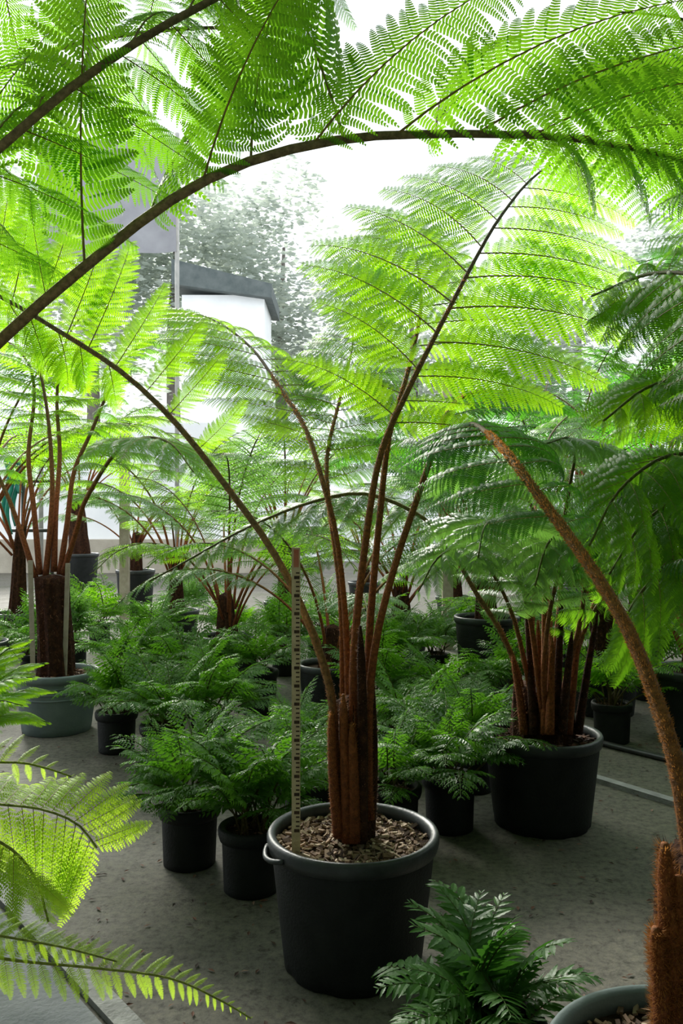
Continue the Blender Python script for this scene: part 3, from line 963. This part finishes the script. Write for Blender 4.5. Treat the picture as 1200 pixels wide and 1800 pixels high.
# ================================================================== fern just outside the frame whose fronds arch across the top
fL = empty('potted_tree_fern', (-1.36, 1.78, 0), 'tree fern whose thick dark frond arches across the top of the picture', 'fern')
pot(fL, 0.25, 0.20, 0.385, seed=2)
soil(fL, 0.228, 0.345, 150, 'chips_dark', 2)
trunk(fL, 0.33, 0.85, 0.075, 0.065, (0.02, 0), 300, 2)
tA = [at(0, 600, 1.66), at(150, 468, 1.62), at(300, 352, 1.60), at(440, 283, 1.58), at(600, 245, 1.58), at(740, 236, 1.60), at(870, 236, 1.63), at(1010, 244, 1.68), at(1180, 275, 1.76), at(1330, 330, 1.85)]
root = Vector((-1.34, 1.76, 0.80))
mid = at(-190, 800, 1.69)
frond(fL, [root, mid] + tA, 0.0175, 0.005, 0.62, 0, 0.5, 'hang', 'leaf', 'stipe_dark', seed=11, hair=300, hair_len=0.004, hair_t=.3,
      label='thick dark arching frond stalk with leaflets hanging over the view',
      explicit=[
          ((78, 515), at(25, 330, 1.50), 'arch', (-.1, .6, .7)),
          ((150, 466), at(78, -230, 1.20), 'arch', (-.1, .6, .7)),
          ((262, 372), at(190, 90, 2.0), 'arch', (-.1, .6, .7)),
          ((350, 322), at(520, -190, 1.18), 'arch', (-.1, .6, .7)),
          ((445, 280), at(420, 60, 2.0), 'arch', (-.1, .6, .7)),
          ((545, 253), at(900, -120, 1.2), 'arch', (-.1, .6, .7)),
          ((690, 238), at(1230, -90, 1.22), 'arch', (-.1, .6, .7)),
          ((610, 243), at(660, 60, 2.2), 'arch', (-.1, .6, .7)),
          ((840, 235), at(1400, -20, 1.26), 'arch', (-.1, .6, .7)),
          ((770, 236), at(860, 120, 2.1), 'arch', (-.1, .6, .7)),
          ((930, 238), at(1400, 80, 1.32), 'arch', (-.1, .6, .7)),
          ((900, 237), at(1010, 330, 2.1), 'hang', (0, -.7, .7)),
          ((1010, 244), at(1350, 200, 1.5), 'arch', (-.1, .6, .7)),
          ((980, 242), at(1110, 350, 2.1), 'hang', (0, -.7, .7)),
          ((1090, 258), at(1420, 270, 1.6), 'arch', (-.1, .6, .7)),
          ((1060, 252), at(1200, 380, 2.1), 'hang', (0, -.7, .7)),
          ((1180, 275), at(1480, 340, 1.7), 'arch', (-.1, .6, .7)),
          ((1140, 268), at(1290, 400, 2.1), 'hang', (0, -.7, .7)),
      ])
frond(fL, [Vector((-1.32, 1.72, 0.82)), at(-330, 620, 1.55), at(-120, 370, 1.45), at(40, 225, 1.42), at(130, 150, 1.42), at(250, 68, 1.42), at(345, 15, 1.44), at(470, -50, 1.48), at(620, -110, 1.55), at(760, -130, 1.65)],
      0.016, 0.004, 0.42, 14, 0.66, 'arch', 'leaf', 'stipe_dark', side=(.5, 1, -.1), sideL=(-.3, .5, .4), ang=(78, 45), seed=12, LR=0.55, nrm=(0, .5, .8), hair=200, hair_len=.004,
      label='dark brown frond stalk crossing the upper corner')
frond(fL, [Vector((-1.36, 1.85, 0.82)), at(-380, 560, 2.0), at(-230, 330, 2.15), at(-90, 190, 2.3), at(60, 100, 2.45), at(230, 60, 2.6), at(420, 50, 2.8), at(560, 80, 3.0)],
      0.015, 0.004, 0.38, 14, 0.66, 'arch', 'leaf', 'stipe_dark', side=(.2, .3, -1), sideL=(-.2, .2, 1), ang=(76, 45), seed=13, nrm=(.1, -.8, .5))
frond(fL, [Vector((-1.40, 1.86, 0.82)), at(-420, 700, 2.3), at(-250, 520, 2.6), at(-100, 440, 2.9), at(30, 430, 3.2), at(140, 470, 3.5), at(220, 530, 3.7)],
      0.013, 0.003, 0.40, 12, 0.5, 'arch', 'leaf_young', 'stipe_dark', side=(.3, .2, -1), sideL=(-.2, .2, 1), ang=(74, 45), seed=14, nrm=(.1, -.8, .5))

# ================================================================== low fern at the left edge with yellow-green fronds reaching in
fP = empty('potted_fern', (-1.02, 1.42, 0), 'low fern with yellow-green fronds reaching in over the walkway', 'fern')
pot(fP, 0.15, 0.12, 0.26, seed=3, n=40)
soil(fP, 0.135, 0.23, 80, 'chips_dark', 3)
trunk(fP, 0.22, 0.36, 0.05, 0.04, (0.05, 0), 100, 3)
cr = Vector((-1.0, 1.42, 0.33))
frond(fP, [cr, at(-330, 1430, 1.5), at(-130, 1395, 1.56), at(-20, 1412, 1.6), at(70, 1422, 1.63), at(135, 1448, 1.66), at(170, 1490, 1.68)],
      0.0055, 0.002, (-130, 1395), 16, 0.19, 'finger', 'leaf_pale', 'stipe_pale', side=(.25, .1, -1), sideL=(.7, .7, -.1), ang=(80, 60), seed=21, nrm=(.1, -.9, .4), prof=lambda f: .8 + .3 * f - .7 * max(0, f - .7))
frond(fP, [cr, at(-300, 1500, 1.45), at(-120, 1450, 1.5), at(0, 1480, 1.52), at(60, 1540, 1.54), at(85, 1620, 1.55)],
      0.007, 0.002, (-120, 1450), 18, 0.17, 'finger', 'leaf_pale', 'stipe_pale', side=(.5, -.1, -.7), sideL=(-.6, .3, -.4), ang=(76, 50), seed=22, nrm=(.2, -.9, .4))
frond(fP, [cr, at(-300, 1420, 1.6), at(-120, 1350, 1.7), at(20, 1340, 1.8), at(80, 1350, 1.86), at(125, 1365, 1.9)],
      0.007, 0.002, 0.40, 16, 0.13, 'finger', 'leaf_pale', 'stipe_pale', side=(.2, .4, -1), sideL=(0, .3, 1), ang=(70, 45), seed=23, nrm=(0, -.6, .8))
frond(fP, [cr, at(-280, 1700, 1.38), at(-120, 1670, 1.4), at(40, 1690, 1.43), at(170, 1702, 1.46), at(300, 1720, 1.5), at(390, 1760, 1.53), at(440, 1790, 1.55)],
      0.0042, 0.0015, 0.34, 34, 0.085, 'finger', 'leaf_pale', 'stipe_pale', side=(.3, -.1, -1), sideL=(.2, .6, .6), ang=(66, 42), seed=24, nrm=(0, -.5, .85))
frond(fP, [cr, at(-280, 1650, 1.36), at(-120, 1625, 1.36), at(0, 1645, 1.37), at(110, 1665, 1.38), at(205, 1690, 1.4)],
      0.004, 0.0015, 0.38, 28, 0.075, 'finger', 'leaf_pale', 'stipe_pale', side=(.3, -.1, -1), sideL=(.2, .6, .6), ang=(66, 42), seed=25, nrm=(0, -.5, .85))

fQ = empty('potted_fern', (-1.36, 2.78, 0), 'fresh green fern at the left edge in front of the blue-grey pot', 'fern')
pot(fQ, 0.14, 0.11, 0.24, seed=4, n=40)
soil(fQ, 0.125, 0.21, 60, 'chips_dark', 4)
cq = Vector((-1.36, 2.78, 0.22))
for k, (u, v, dd) in enumerate(((80, 1165, 2.95), (95, 1215, 2.9), (85, 1270, 2.85), (50, 1125, 3.05), (60, 1190, 2.7), (40, 1240, 2.65), (-10, 1090, 3.2), (-150, 1100, 2.6), (-250, 1150, 2.9))):
    tip = at(u, v, dd); m1 = cq.lerp(tip, .35) + UP * 0.22; m2 = cq.lerp(tip, .72) + UP * 0.14
    frond(fQ, [cq, m1, m2, tip], 0.006, 0.0018, 0.28, 16, 0.22, 'arch', 'leaf_young', 'stipe_small', ang=(72, 45), seed=30 + k, nrm=(0.1, -.8, .6))

# ================================================================== fern in the lower right corner, golden scaly stalk bowing over the view
fD = empty('potted_tree_fern', (0.60, 1.43, 0), 'tree fern in the lower right corner with a golden scaly stalk bowing up', 'fern')
pot(fD, 0.255, 0.205, 0.385, mat='pot', rimmat='pot_blue', seed=5, bands=1)
soil(fD, 0.233, 0.345, 900, 'chips', 5, 0.012)
trunk(fD, 0.33, 0.74, 0.078, 0.066, (0.02, 0), 2600, 5)
frond(fD, [Vector((0.60, 1.40, 0.60)), at(1205, 1440, 1.42), at(1192, 1360, 1.44), at(1160, 1250, 1.5), at(1105, 1110, 1.6), at(1040, 1000, 1.7), at(960, 890, 1.85), at(895, 802, 2.0), at(852, 758, 2.22), at(825, 745, 2.5), at(805, 760, 2.8), at(790, 800, 3.05)],
      0.0175, 0.003, (985, 925), 15, 0.36, 'hang', 'leaf_dark', 'stipe_gold', side=(1, .3, .05), sideL=(-1, .1, -.1), ang=(72, 45), seed=41, nrm=(0, -.75, .6), hair=1800, hair_len=0.0055, hair_t=.60,
      label='golden-brown scaly stalk with drooping dark green leaflets')
frond(fD, [Vector((0.64, 1.45, 0.70)), at(1330, 1100, 1.6), at(1380, 800, 1.75), at(1350, 600, 1.95), at(1270, 500, 2.2), at(1150, 480, 2.5), at(1040, 520, 2.8)],
      0.016, 0.004, 0.42, 14, 0.55, 'hang', 'leaf', 'stipe_gold', side=(.3, .5, .6), sideL=(-.4, -.3, -.7), ang=(78, 45), seed=42, nrm=(-.2, -.9, .4))
frond(fD, [Vector((0.65, 1.50, 0.70)), at(1310, 1200, 1.8), at(1330, 980, 2.1), at(1290, 860, 2.4), at(1210, 820, 2.7), at(1110, 850, 3.0), at(1020, 920, 3.2)],
      0.014, 0.004, 0.40, 13, 0.5, 'hang', 'leaf_dark', 'stipe_gold', ang=(78, 45), seed=43, nrm=(-.3, -.5, .8))
frond(fD, [Vector((0.66, 1.42, 0.70)), at(1400, 1000, 1.5), at(1480, 500, 1.6), at(1450, 250, 1.8), at(1350, 130, 2.1), at(1200, 110, 2.4), at(1050, 150, 2.7), at(950, 220, 2.9)],
      0.016, 0.004, 0.42, 14, 0.6, 'hang', 'leaf', 'stipe_gold', ang=(78, 45), seed=44, nrm=(-.2, -.9, .4))
for k, (u, v, zt) in enumerate(((1168, 1760, 1482), (1192, 1780, 1540), (1152, 1770, 1630), (1180, 1790, 1600), (1230, 1780, 1500))):
    mb = MB()
    P = spline([at(u * .6 + 480, v + 60, 1.37) - fD.location, at(u * .85 + 180, (v + zt) / 2, 1.36) - fD.location, at(u, zt, 1.35) - fD.location], 12)[0]
    rr = [(0.019 - 0.007 * q / 11) * (1 if q < 10 else .85 if q < 11 else .5) for q in range(12)]
    mb.tube(P, rr, 9, 0, along=[0.25 * q / 11 for q in range(12)]); hairs(mb, P, rr, 1800, 0.011, random.Random(k), 1, 0.99)
    link('stalk_base', mb.mesh('stalk_base', [M['stipe'], M['fuzz']], True, True), fD)

# ================================================================== second big pot, clump of stalks
xE = at(952, 1290, 3.62)
fE = empty('potted_tree_fern', (xE.x, 3.62, 0), 'bushy tree fern with a clump of brown stalks in the second black pot', 'fern')
pot(fE, 0.25, 0.20, 0.385, seed=6)
soil(fE, 0.228, 0.345, 500, 'chips_dark', 6, 0.016)
trunk(fE, 0.33, 0.58, 0.12, 0.11, (0.0, 0), 900, 6, 11)
E0 = lambda u, v, d=3.62: at(u, v, d)
HE = dict(hair=250, hair_len=0.007)
frond(fE, [E0(925, 1270), E0(912, 1190, 3.58), E0(880, 1110, 3.5), E0(838, 1045, 3.42), E0(785, 955, 3.3), E0(735, 905, 3.25), E0(640, 868, 3.2), E0(540, 885, 3.2), E0(430, 930, 3.2), E0(330, 985, 3.2), E0(262, 1022, 3.2)],
      0.014, 0.003, (790, 962), 20, 0.25, 'arch', 'leaf_sky_sheen', 'stipe_dark', side=(-.1, .9, .35), sideL=(-.1, -.8, -.45), ang=(76, 50), seed=51, nrm=(-.1, -.55, .8), **HE)
frond(fE, [E0(935, 1270), E0(933, 1150), E0(938, 1040), E0(942, 950), E0(930, 880, 3.7), E0(880, 830, 3.8), E0(820, 830, 3.9), E0(760, 870, 4.0)],
      0.015, 0.003, 0.46, 13, 0.42, 'hang', 'leaf_sky_sheen', 'stipe', seed=52, nrm=(0, -.9, .4), **HE)
frond(fE, [E0(970, 1270), E0(975, 1150), E0(985, 1040), E0(985, 960), E0(1000, 860, 3.5), E0(1010, 800, 3.3), E0(1000, 770, 3.1), E0(960, 780, 2.9)],
      0.015, 0.003, 0.46, 13, 0.42, 'hang', 'leaf_sky_sheen', 'stipe', seed=53, nrm=(0, -.5, .85), **HE)
frond(fE, [E0(995, 1270), E0(1010, 1160), E0(1045, 1060), E0(1090, 960, 3.7), E0(1150, 880, 3.8), E0(1230, 850, 3.9), E0(1300, 880, 4.0)],
      0.015, 0.003, 0.46, 13, 0.42, 'hang', 'leaf_dark', 'stipe', seed=54, nrm=(0, -.9, .4), **HE)
frond(fE, [E0(955, 1270, 3.5), E0(945, 1190, 3.45), E0(930, 1080, 3.4), E0(900, 980, 3.2), E0(870, 920, 3.0), E0(850, 930, 2.8), E0(840, 980, 2.65)],
      0.014, 0.003, 0.44, 12, 0.36, 'hang', 'leaf_sky_sheen', 'stipe', seed=55, nrm=(0, -.9, .4), **HE)
frond(fE, [E0(985, 1270, 3.55), E0(995, 1190, 3.5), E0(1020, 1090, 3.45), E0(1030, 1000, 3.35), E0(1040, 950, 3.2), E0(1080, 960, 3.0), E0(1120, 1040, 2.85)],
      0.014, 0.003, 0.44, 12, 0.36, 'hang', 'leaf_dark', 'stipe', seed=56, nrm=(0, -.5, .85), **HE)
frond(fE, [E0(965, 1270, 3.7), E0(968, 1150, 3.75), E0(960, 1000, 3.9), E0(940, 880, 4.2), E0(960, 780, 4.6), E0(1000, 730, 5.0), E0(1040, 720, 5.3)],
      0.014, 0.003, 0.46, 12, 0.42, 'arch', 'leaf_sky_sheen', 'stipe', seed=57, **HE)
frond(fE, [E0(940, 1270, 3.55), E0(925, 1180, 3.5), E0(900, 1080, 3.4), E0(860, 1000, 3.3), E0(815, 965, 3.15), E0(770, 980, 3.05), E0(735, 1040, 3.0)],
      0.013, 0.003, 0.40, 12, 0.34, 'hang', 'leaf_sky_sheen', 'stipe', seed=58, nrm=(0, -.9, .4), **HE)
frond(fE, [E0(960, 1270, 3.5), E0(955, 1180, 3.4), E0(965, 1080, 3.3), E0(985, 990, 3.15), E0(985, 940, 3.0), E0(960, 960, 2.85), E0(940, 1030, 2.75)],
      0.013, 0.003, 0.42, 12, 0.32, 'hang', 'leaf_sky_sheen', 'stipe', seed=59, nrm=(0, -.8, .5), **HE)
frond(fE, [E0(990, 1270, 3.6), E0(1005, 1170, 3.6), E0(1040, 1080, 3.55), E0(1090, 1020, 3.5), E0(1140, 1020, 3.45), E0(1180, 1070, 3.4)],
      0.013, 0.003, 0.40, 11, 0.32, 'hang', 'leaf', 'stipe', seed=60, nrm=(0, -.9, .4), **HE)
for k, (u, zt, dd) in enumerate(((900, 1150, 3.52), (925, 1060, 3.5), (957, 1010, 3.48), (987, 1040, 3.5), (1022, 1060, 3.55), (1050, 1075, 3.6), (945, 1090, 3.6), (1005, 1110, 3.46), (970, 1120, 3.44))):
    mb = MB()
    P = spline([at(u * .62 + 364, 1290, dd) - fE.location, at(u * .8 + 192, (1285 + zt) / 2, dd) - fE.location, at(u, zt, dd) - fE.location], 12)[0]
    rr = [(0.020 - 0.010 * q / 11) * (1 if q < 10 else .8 if q < 11 else .35) for q in range(12)]
    mb.tube(P, rr, 8, 0, along=[0.07 * (k % 3) + 0.1 * q / 11 for q in range(12)]); hairs(mb, P, rr, 700, 0.008, random.Random(k), 1, 0.99)
    link('stalk_base', mb.mesh('stalk_base', [M['trunk' if k % 2 else 'stipe'], M['fibre' if k % 2 else 'fuzz']], True, True), fE)

# ================================================================== left fern in the blue-grey pot
xF = at(100, 1178, 5.16)
fF = empty('potted_tree_fern', (xF.x, 5.16, 0), 'tall tree fern with a dark trunk in the blue-grey banded pot', 'fern')
pot(fF, 0.25, 0.20, 0.36, mat='pot_blue', rimmat='pot_blue', bands=3, seed=7)
soil(fF, 0.228, 0.32, 250, 'chips_dark', 7, 0.018)
trunk(fF, 0.31, 0.92, 0.098, 0.09, (-0.05, 0), 700, 7)
HF = dict(hair=150, hair_len=0.008)
fr_F = [
    [(80, 1015), (88, 930), (92, 850), (85, 740), (70, 650), (52, 590), (20, 540), (-30, 520)],
    [(105, 1010), (118, 920), (130, 830), (160, 760), (190, 690), (230, 620), (290, 600), (350, 640)],
    [(62, 1015), (35, 930), (8, 860), (-30, 790), (-80, 750), (-140, 760)],
    [(95, 1005), (98, 900), (105, 800), (100, 700), (110, 620), (140, 560), (190, 540)],
    [(110, 1010), (135, 930), (150, 880), (200, 800), (250, 770), (300, 780), (340, 830)],
    [(70, 1010), (60, 900), (50, 800), (60, 700), (50, 640), (10, 600), (-50, 610)],
]
for k, pl in enumerate(fr_F):
    n_ = len(pl)
    frond(fF, [at(u, v, 5.16 + (0.9 if k in (3, 5) else (-.7 if k in (4,) else .15)) * (i / (n_ - 1)) ** 1.5) for i, (u, v) in enumerate(pl)],
          0.02, 0.004, 0.46, 12, 0.55, 'arch', 'leaf_young' if k in (0, 3) else 'leaf', 'stipe', seed=60 + k, nrm=(0, -.5, .86), **HF)
for k, (u, vt, vb) in enumerate(((50, 985, 1180), (116, 990, 1175))):
    p = at(u, 1178, 5.0 + .1 * k)
    mb = MB(); zt_ = at(u, vt, 5.0 + .1 * k).z - 0.33
    mb.box((0, 0, zt_ / 2 - 0.03), (0.026, 0.012, zt_ + 0.06), Matrix.Rotation(.03 if k else -.025, 3, 'Y'))
    tag(link('wooden_stake', mb.mesh('wooden_stake', [M['wood_post']]), None, (p.x if k else p.x + .02, p.y, 0.33)),
        'pale wooden stake %s the dark trunk in the blue-grey pot' % ('right of' if k else 'left of'), 'stake', 'stakes in the blue-grey pot')

# ================================================================== further tree ferns
def back_fern(u, d, label, th=0.5, nf=9, sc=1.0, mats=('leaf',), potr=0.22, poth=0.36, tr=0.08, seed=0, az0=0.0, var=None, x=None, stakes=False):
    rng = random.Random(seed + 200)
    xx = (u - 600) / FPX * d if x is None else x
    f = empty('potted_tree_fern', (xx, d, 0), label, 'fern', 'tree ferns further back')
    pot(f, potr, potr * .8, poth, seed=seed, n=28, notches=False)
    soil(f, potr * .9, poth - 0.04)
    trunk(f, poth - 0.05, poth + th, tr * .95, tr * .5, (rng.uniform(-.06, .06), rng.uniform(-.06, .06)), 250, seed)
    for k in range(nf):
        me = whole_frond(rng.choice(var or (0, 1, 2, 3, 4, 5)), mats[k % len(mats)])
        az = az0 + k * 2.399 + rng.uniform(-.25, .25)
        o = link('frond', me, f, (tr * .6 * math.cos(az), tr * .6 * math.sin(az), poth + th - 0.05 - rng.uniform(.05, .22)))
        o.rotation_euler = (0, rng.uniform(-.12, .12), az)
        s_ = sc * rng.uniform(.85, 1.12)
        o.scale = (s_, s_, s_)
    return f


Y, S_, D_, G_ = 'leaf_young', 'leaf_sky_sheen', 'leaf_dark', 'leaf'
back_fern(140, 12.3, 'tree fern with the thickest shaggy trunk in a tall black pot near the white wall', 0.95, 10, 1.15, (Y, G_), .27, .72, .15, 1)
back_fern(238, 10.6, 'tree fern in a large dark pot beside the pale timber post', 0.45, 9, 1.0, (S_, G_), .24, .60, .09, 2, var=(1, 3, 5))
back_fern(400, 6.5, 'tree fern with brown stalks above the shaded low ferns behind the measuring stick', 0.30, 11, .95, (S_, Y), .22, .38, .09, 3)
back_fern(585, 5.3, 'tree fern directly behind the tall reddish stalks of the main fern', 0.22, 10, .85, (S_, G_), .22, .38, .09, 4)
back_fern(705, 7.3, 'tree fern in a dark pot seen just right of the main stalks', 0.35, 10, 1.0, (S_, G_), .24, .42, .09, 5)
back_fern(855, 6.3, 'tree fern in a tall black pot behind the left side of the clumped fern', 0.30, 11, 1.0, (S_, D_), .24, .55, .09, 6)
back_fern(1225, 4.9, 'tree fern in a black pot at the right edge beyond the irrigation pipe', 0.28, 11, .95, (D_, G_), .25, .42, .09, 7, var=(1, 3, 5, 0))
back_fern(1060, 5.6, 'tree fern behind the clumped fern towards the right edge', 0.5, 11, 1.0, (D_, S_), .24, .40, .09, 8)
back_fern(310, 8.2, 'tree fern between the dark pot and the arching stalk', 0.5, 10, 1.0, (S_, Y), .22, .38, .08, 9)
back_fern(500, 9.0, 'pale tree fern far behind the measuring stick', 0.7, 10, 1.1, (Y, S_), .22, .38, .08, 10)
back_fern(640, 11.5, 'tree fern far behind the main fern in front of the white tunnel', 0.6, 9, 1.1, (Y, S_), .22, .38, .08, 11)
back_fern(800, 9.5, 'tree fern behind the pale timber post', 0.6, 10, 1.15, (S_, G_), .22, .38, .08, 12)
back_fern(940, 8.0, 'tall tree fern behind the clumped fern', 0.9, 11, 1.1, (S_, D_), .22, .38, .08, 13)
back_fern(1120, 7.6, 'tall tree fern at the back near the right edge', 1.0, 12, 1.15, (D_, S_), .22, .38, .08, 14)
back_fern(1010, 10.8, 'farthest tree fern on the right side', 1.4, 12, 1.2, (D_, G_), .22, .38, .08, 15)
back_fern(1210, 9.8, 'far tree fern half cut off by the right edge', 1.6, 12, 1.2, (D_, G_), .22, .38, .08, 16)
back_fern(30, 8.0, 'tree fern at the left edge behind the blue-grey pot', 0.8, 10, 1.1, (Y, G_), .22, .38, .08, 17)
back_fern(-40, 6.2, 'tree fern mostly hidden beyond the left edge', 0.9, 9, 1.1, (Y, G_), .22, .38, .08, 18)

# ================================================================== small potted ferns
def low_fern(u, d, label, n=22, ln=0.45, mat='leaf_shrub', r=0.115, h=0.225, kind='small', seed=0, show_pot=True, x=None, rise=0.0):
    rng = random.Random(seed + 500)
    xx = (u - 600) / FPX * d if x is None else x
    f = empty('potted_shield_fern' if kind == 'small' else 'potted_holly_fern', (xx, d, 0), label, 'fern', 'low ferns in small black pots')
    pot(f, r, r * .84, h, rimmat='pot', seed=seed, n=36, notches=False)
    soil(f, r * .9, h - 0.03, 60, 'chips_dark', seed, 0.01)
    for k in range(n):
        v = rng.randrange(5 if kind == 'small' else 4)
        me = small_frond(v, mat) if kind == 'small' else holly_frond(v, mat)
        o = link('frond', me, f, (rng.uniform(-.5, .5) * r, rng.uniform(-.5, .5) * r, h - 0.035))
        o.rotation_euler = (rng.uniform(-.2, .2), rng.uniform(-.25, .15), k * 2.399 + rng.uniform(-.4, .4))
        s_ = ln * rng.uniform(.65, 1.12)
        o.scale = (s_, s_, s_)
    return f


low_fern(333, 3.2, 'leafy shield fern in the small black pot left of its twin', 30, .50, seed=1)
low_fern(442, 2.98, 'shield fern in the small black pot touching the big pot', 24, .46, seed=2)
low_fern(205, 4.7, 'low fern right beside the blue-grey pot', 22, .50, seed=3)
low_fern(285, 4.4, 'low dark fern behind the farther small black pot', 22, .52, seed=4)
low_fern(375, 4.5, 'low dark fern in the middle of the shaded row', 22, .52, seed=5)
low_fern(455, 5.6, 'low fern with its dark pot showing left of the measuring stick', 20, .48, r=.13, h=.28, seed=6)
low_fern(330, 5.6, 'low fern in the shaded second row below the brown-stalked tree fern', 22, .55, seed=7)
low_fern(230, 6.0, 'low fern at the back of the shaded row near the tall black pot', 22, .55, seed=8)
low_fern(520, 4.0, 'low fern behind the foot of the measuring stick', 20, .45, seed=9)
low_fern(690, 3.42, 'low fern right behind the rim of the big pot', 20, .40, seed=10)
low_fern(790, 3.55, 'low fern reaching out in front of the second black pot', 24, .46, seed=11)
low_fern(830, 4.05, 'low fern tucked against the left flank of the second black pot', 22, .45, seed=12)
low_fern(720, 4.3, 'low fern in the shade between the two big black pots', 24, .50, seed=13)
low_fern(670, 5.0, 'low fern in the shade behind the reddish trunk', 22, .50, seed=14)
low_fern(780, 5.0, 'low fern at the back of the shade between the two big pots', 22, .50, seed=15)
low_fern(545, 3.45, 'low fern peeping between the measuring stick and the reddish trunk', 16, .38, seed=16)
low_fern(865, 1.88, 'coarse-leaved holly fern at the bottom edge beside the lower right pot', 34, .33, 'leaf_holly', .12, .2, 'holly', 17)

# more low ferns filling the rows further back
fill = [(60, 6.6, 'low fern at the left edge behind the blue-grey pot'), (130, 7.2, 'low fern below the shaggy-trunked tree fern'),
        (175, 8.4, 'low fern before the tall black pot by the white wall'), (270, 7.2, 'low fern under the tree fern between pot and arching stalk'),
        (330, 9.2, 'low fern far back below the arching stalk'), (420, 7.6, 'low fern behind the brown-stalked tree fern'),
        (500, 6.9, 'low fern well behind the top of the measuring stick'), (560, 7.8, 'low fern far behind the measuring stick and main stalks'),
        (625, 6.3, 'low fern seen between the main reddish stalks'), (700, 6.2, 'low fern beside the dark pot right of the main stalks'),
        (765, 6.6, 'low fern at the foot of the pale timber post'), (840, 7.8, 'low fern far behind the tall black pot'),
        (900, 5.2, 'low fern behind the left rim of the second black pot'), (1000, 6.8, 'low fern behind the clump of brown stalks'),
        (1075, 4.9, 'low fern between the second black pot and the right edge'), (1140, 6.0, 'low fern farthest back near the right edge')]
for k, (u, d, lab) in enumerate(fill):
    low_fern(u, d, lab, 18, .62, ('leaf_shrub', 'leaf_sky_sheen', 'leaf')[k % 3], seed=40 + k)

# tree fern just outside the right edge, fronds leaning in
fR = empty('potted_tree_fern', (1.62, 2.95, 0), 'tree fern beyond the right edge whose lush fronds lean into the picture', 'fern')
pot(fR, 0.25, 0.20, 0.385, seed=8)
soil(fR, 0.228, 0.345, 60, 'chips_dark', 8)
trunk(fR, 0.33, 0.95, 0.08, 0.07, (0, 0), 200, 8)
cR = Vector((1.62, 2.95, 0.92))
for k, (pl, mt, kd) in enumerate((
        ([(1330, 820, 2.95), (1290, 640, 2.9), (1220, 540, 2.85), (1130, 520, 2.8), (1040, 560, 2.75)], 'leaf', 'hang'),
        ([(1340, 850, 2.8), (1290, 730, 2.6), (1220, 670, 2.4), (1140, 680, 2.25), (1060, 740, 2.15)], 'leaf_young', 'hang'),
        ([(1350, 700, 3.1), (1330, 480, 3.2), (1260, 340, 3.3), (1150, 290, 3.4), (1020, 300, 3.5)], 'leaf', 'hang'),
        ([(1340, 950, 2.8), (1280, 880, 2.65), (1210, 870, 2.5), (1130, 920, 2.4), (1070, 1010, 2.35)], 'leaf', 'hang'),
        ([(1370, 600, 2.9), (1380, 300, 2.7), (1320, 120, 2.6), (1220, 40, 2.5), (1080, 20, 2.4)], 'leaf', 'hang'),
        ([(1360, 980, 2.9), (1310, 960, 2.95), (1240, 980, 3.0), (1160, 1060, 3.05), (1100, 1170, 3.1)], 'leaf', 'hang'),
        ([(1350, 930, 2.75), (1270, 820, 2.55), (1180, 800, 2.4), (1090, 860, 2.25), (1035, 960, 2.2)], 'leaf', 'hang'),
        ([(1360, 1010, 2.6), (1280, 960, 2.45), (1200, 970, 2.35), (1120, 1050, 2.3), (1070, 1150, 2.3)], 'leaf', 'hang'),
        ([(1380, 850, 3.2), (1320, 720, 3.4), (1240, 680, 3.6), (1150, 720, 3.8), (1080, 800, 3.9)], 'leaf', 'hang'),
        ([(1420, 800, 3.3), (1400, 600, 3.6), (1330, 480, 4.0), (1220, 440, 4.3), (1100, 470, 4.6)], 'leaf_dark', 'arch'))):
    frond(fR, [cR] + [at(*q) for q in pl], 0.013, 0.003, 0.36, 13, 0.46, kd, mt, 'stipe', seed=80 + k, nrm=(-.1, -.93, .35))

# leaf litter on the floor
rng = random.Random(77)
mb = MB()
for _ in range(900):
    d = rng.uniform(2.0, 6.0); x = rng.uniform(-.42, .42) * d
    s_ = rng.uniform(.003, .012); a = rng.uniform(0, 6.28)
    e = Matrix.Rotation(a, 3, 'Z') @ Matrix.Rotation(rng.uniform(-.3, .3), 3, 'X')
    mb.add([Vector((x, d, .004)) + e @ (Vector(q) * s_) for q in ((-1.4, 0, 0), (0, -.5, .2), (1.4, 0, 0), (0, .5, .2))], [(0, 1, 2, 3)])
tag(link('leaf_litter', mb.mesh('leaf_litter', [M['chips_dark']])), 'scattered brown crumbs and leaf litter on the floor', 'litter', kind='stuff')
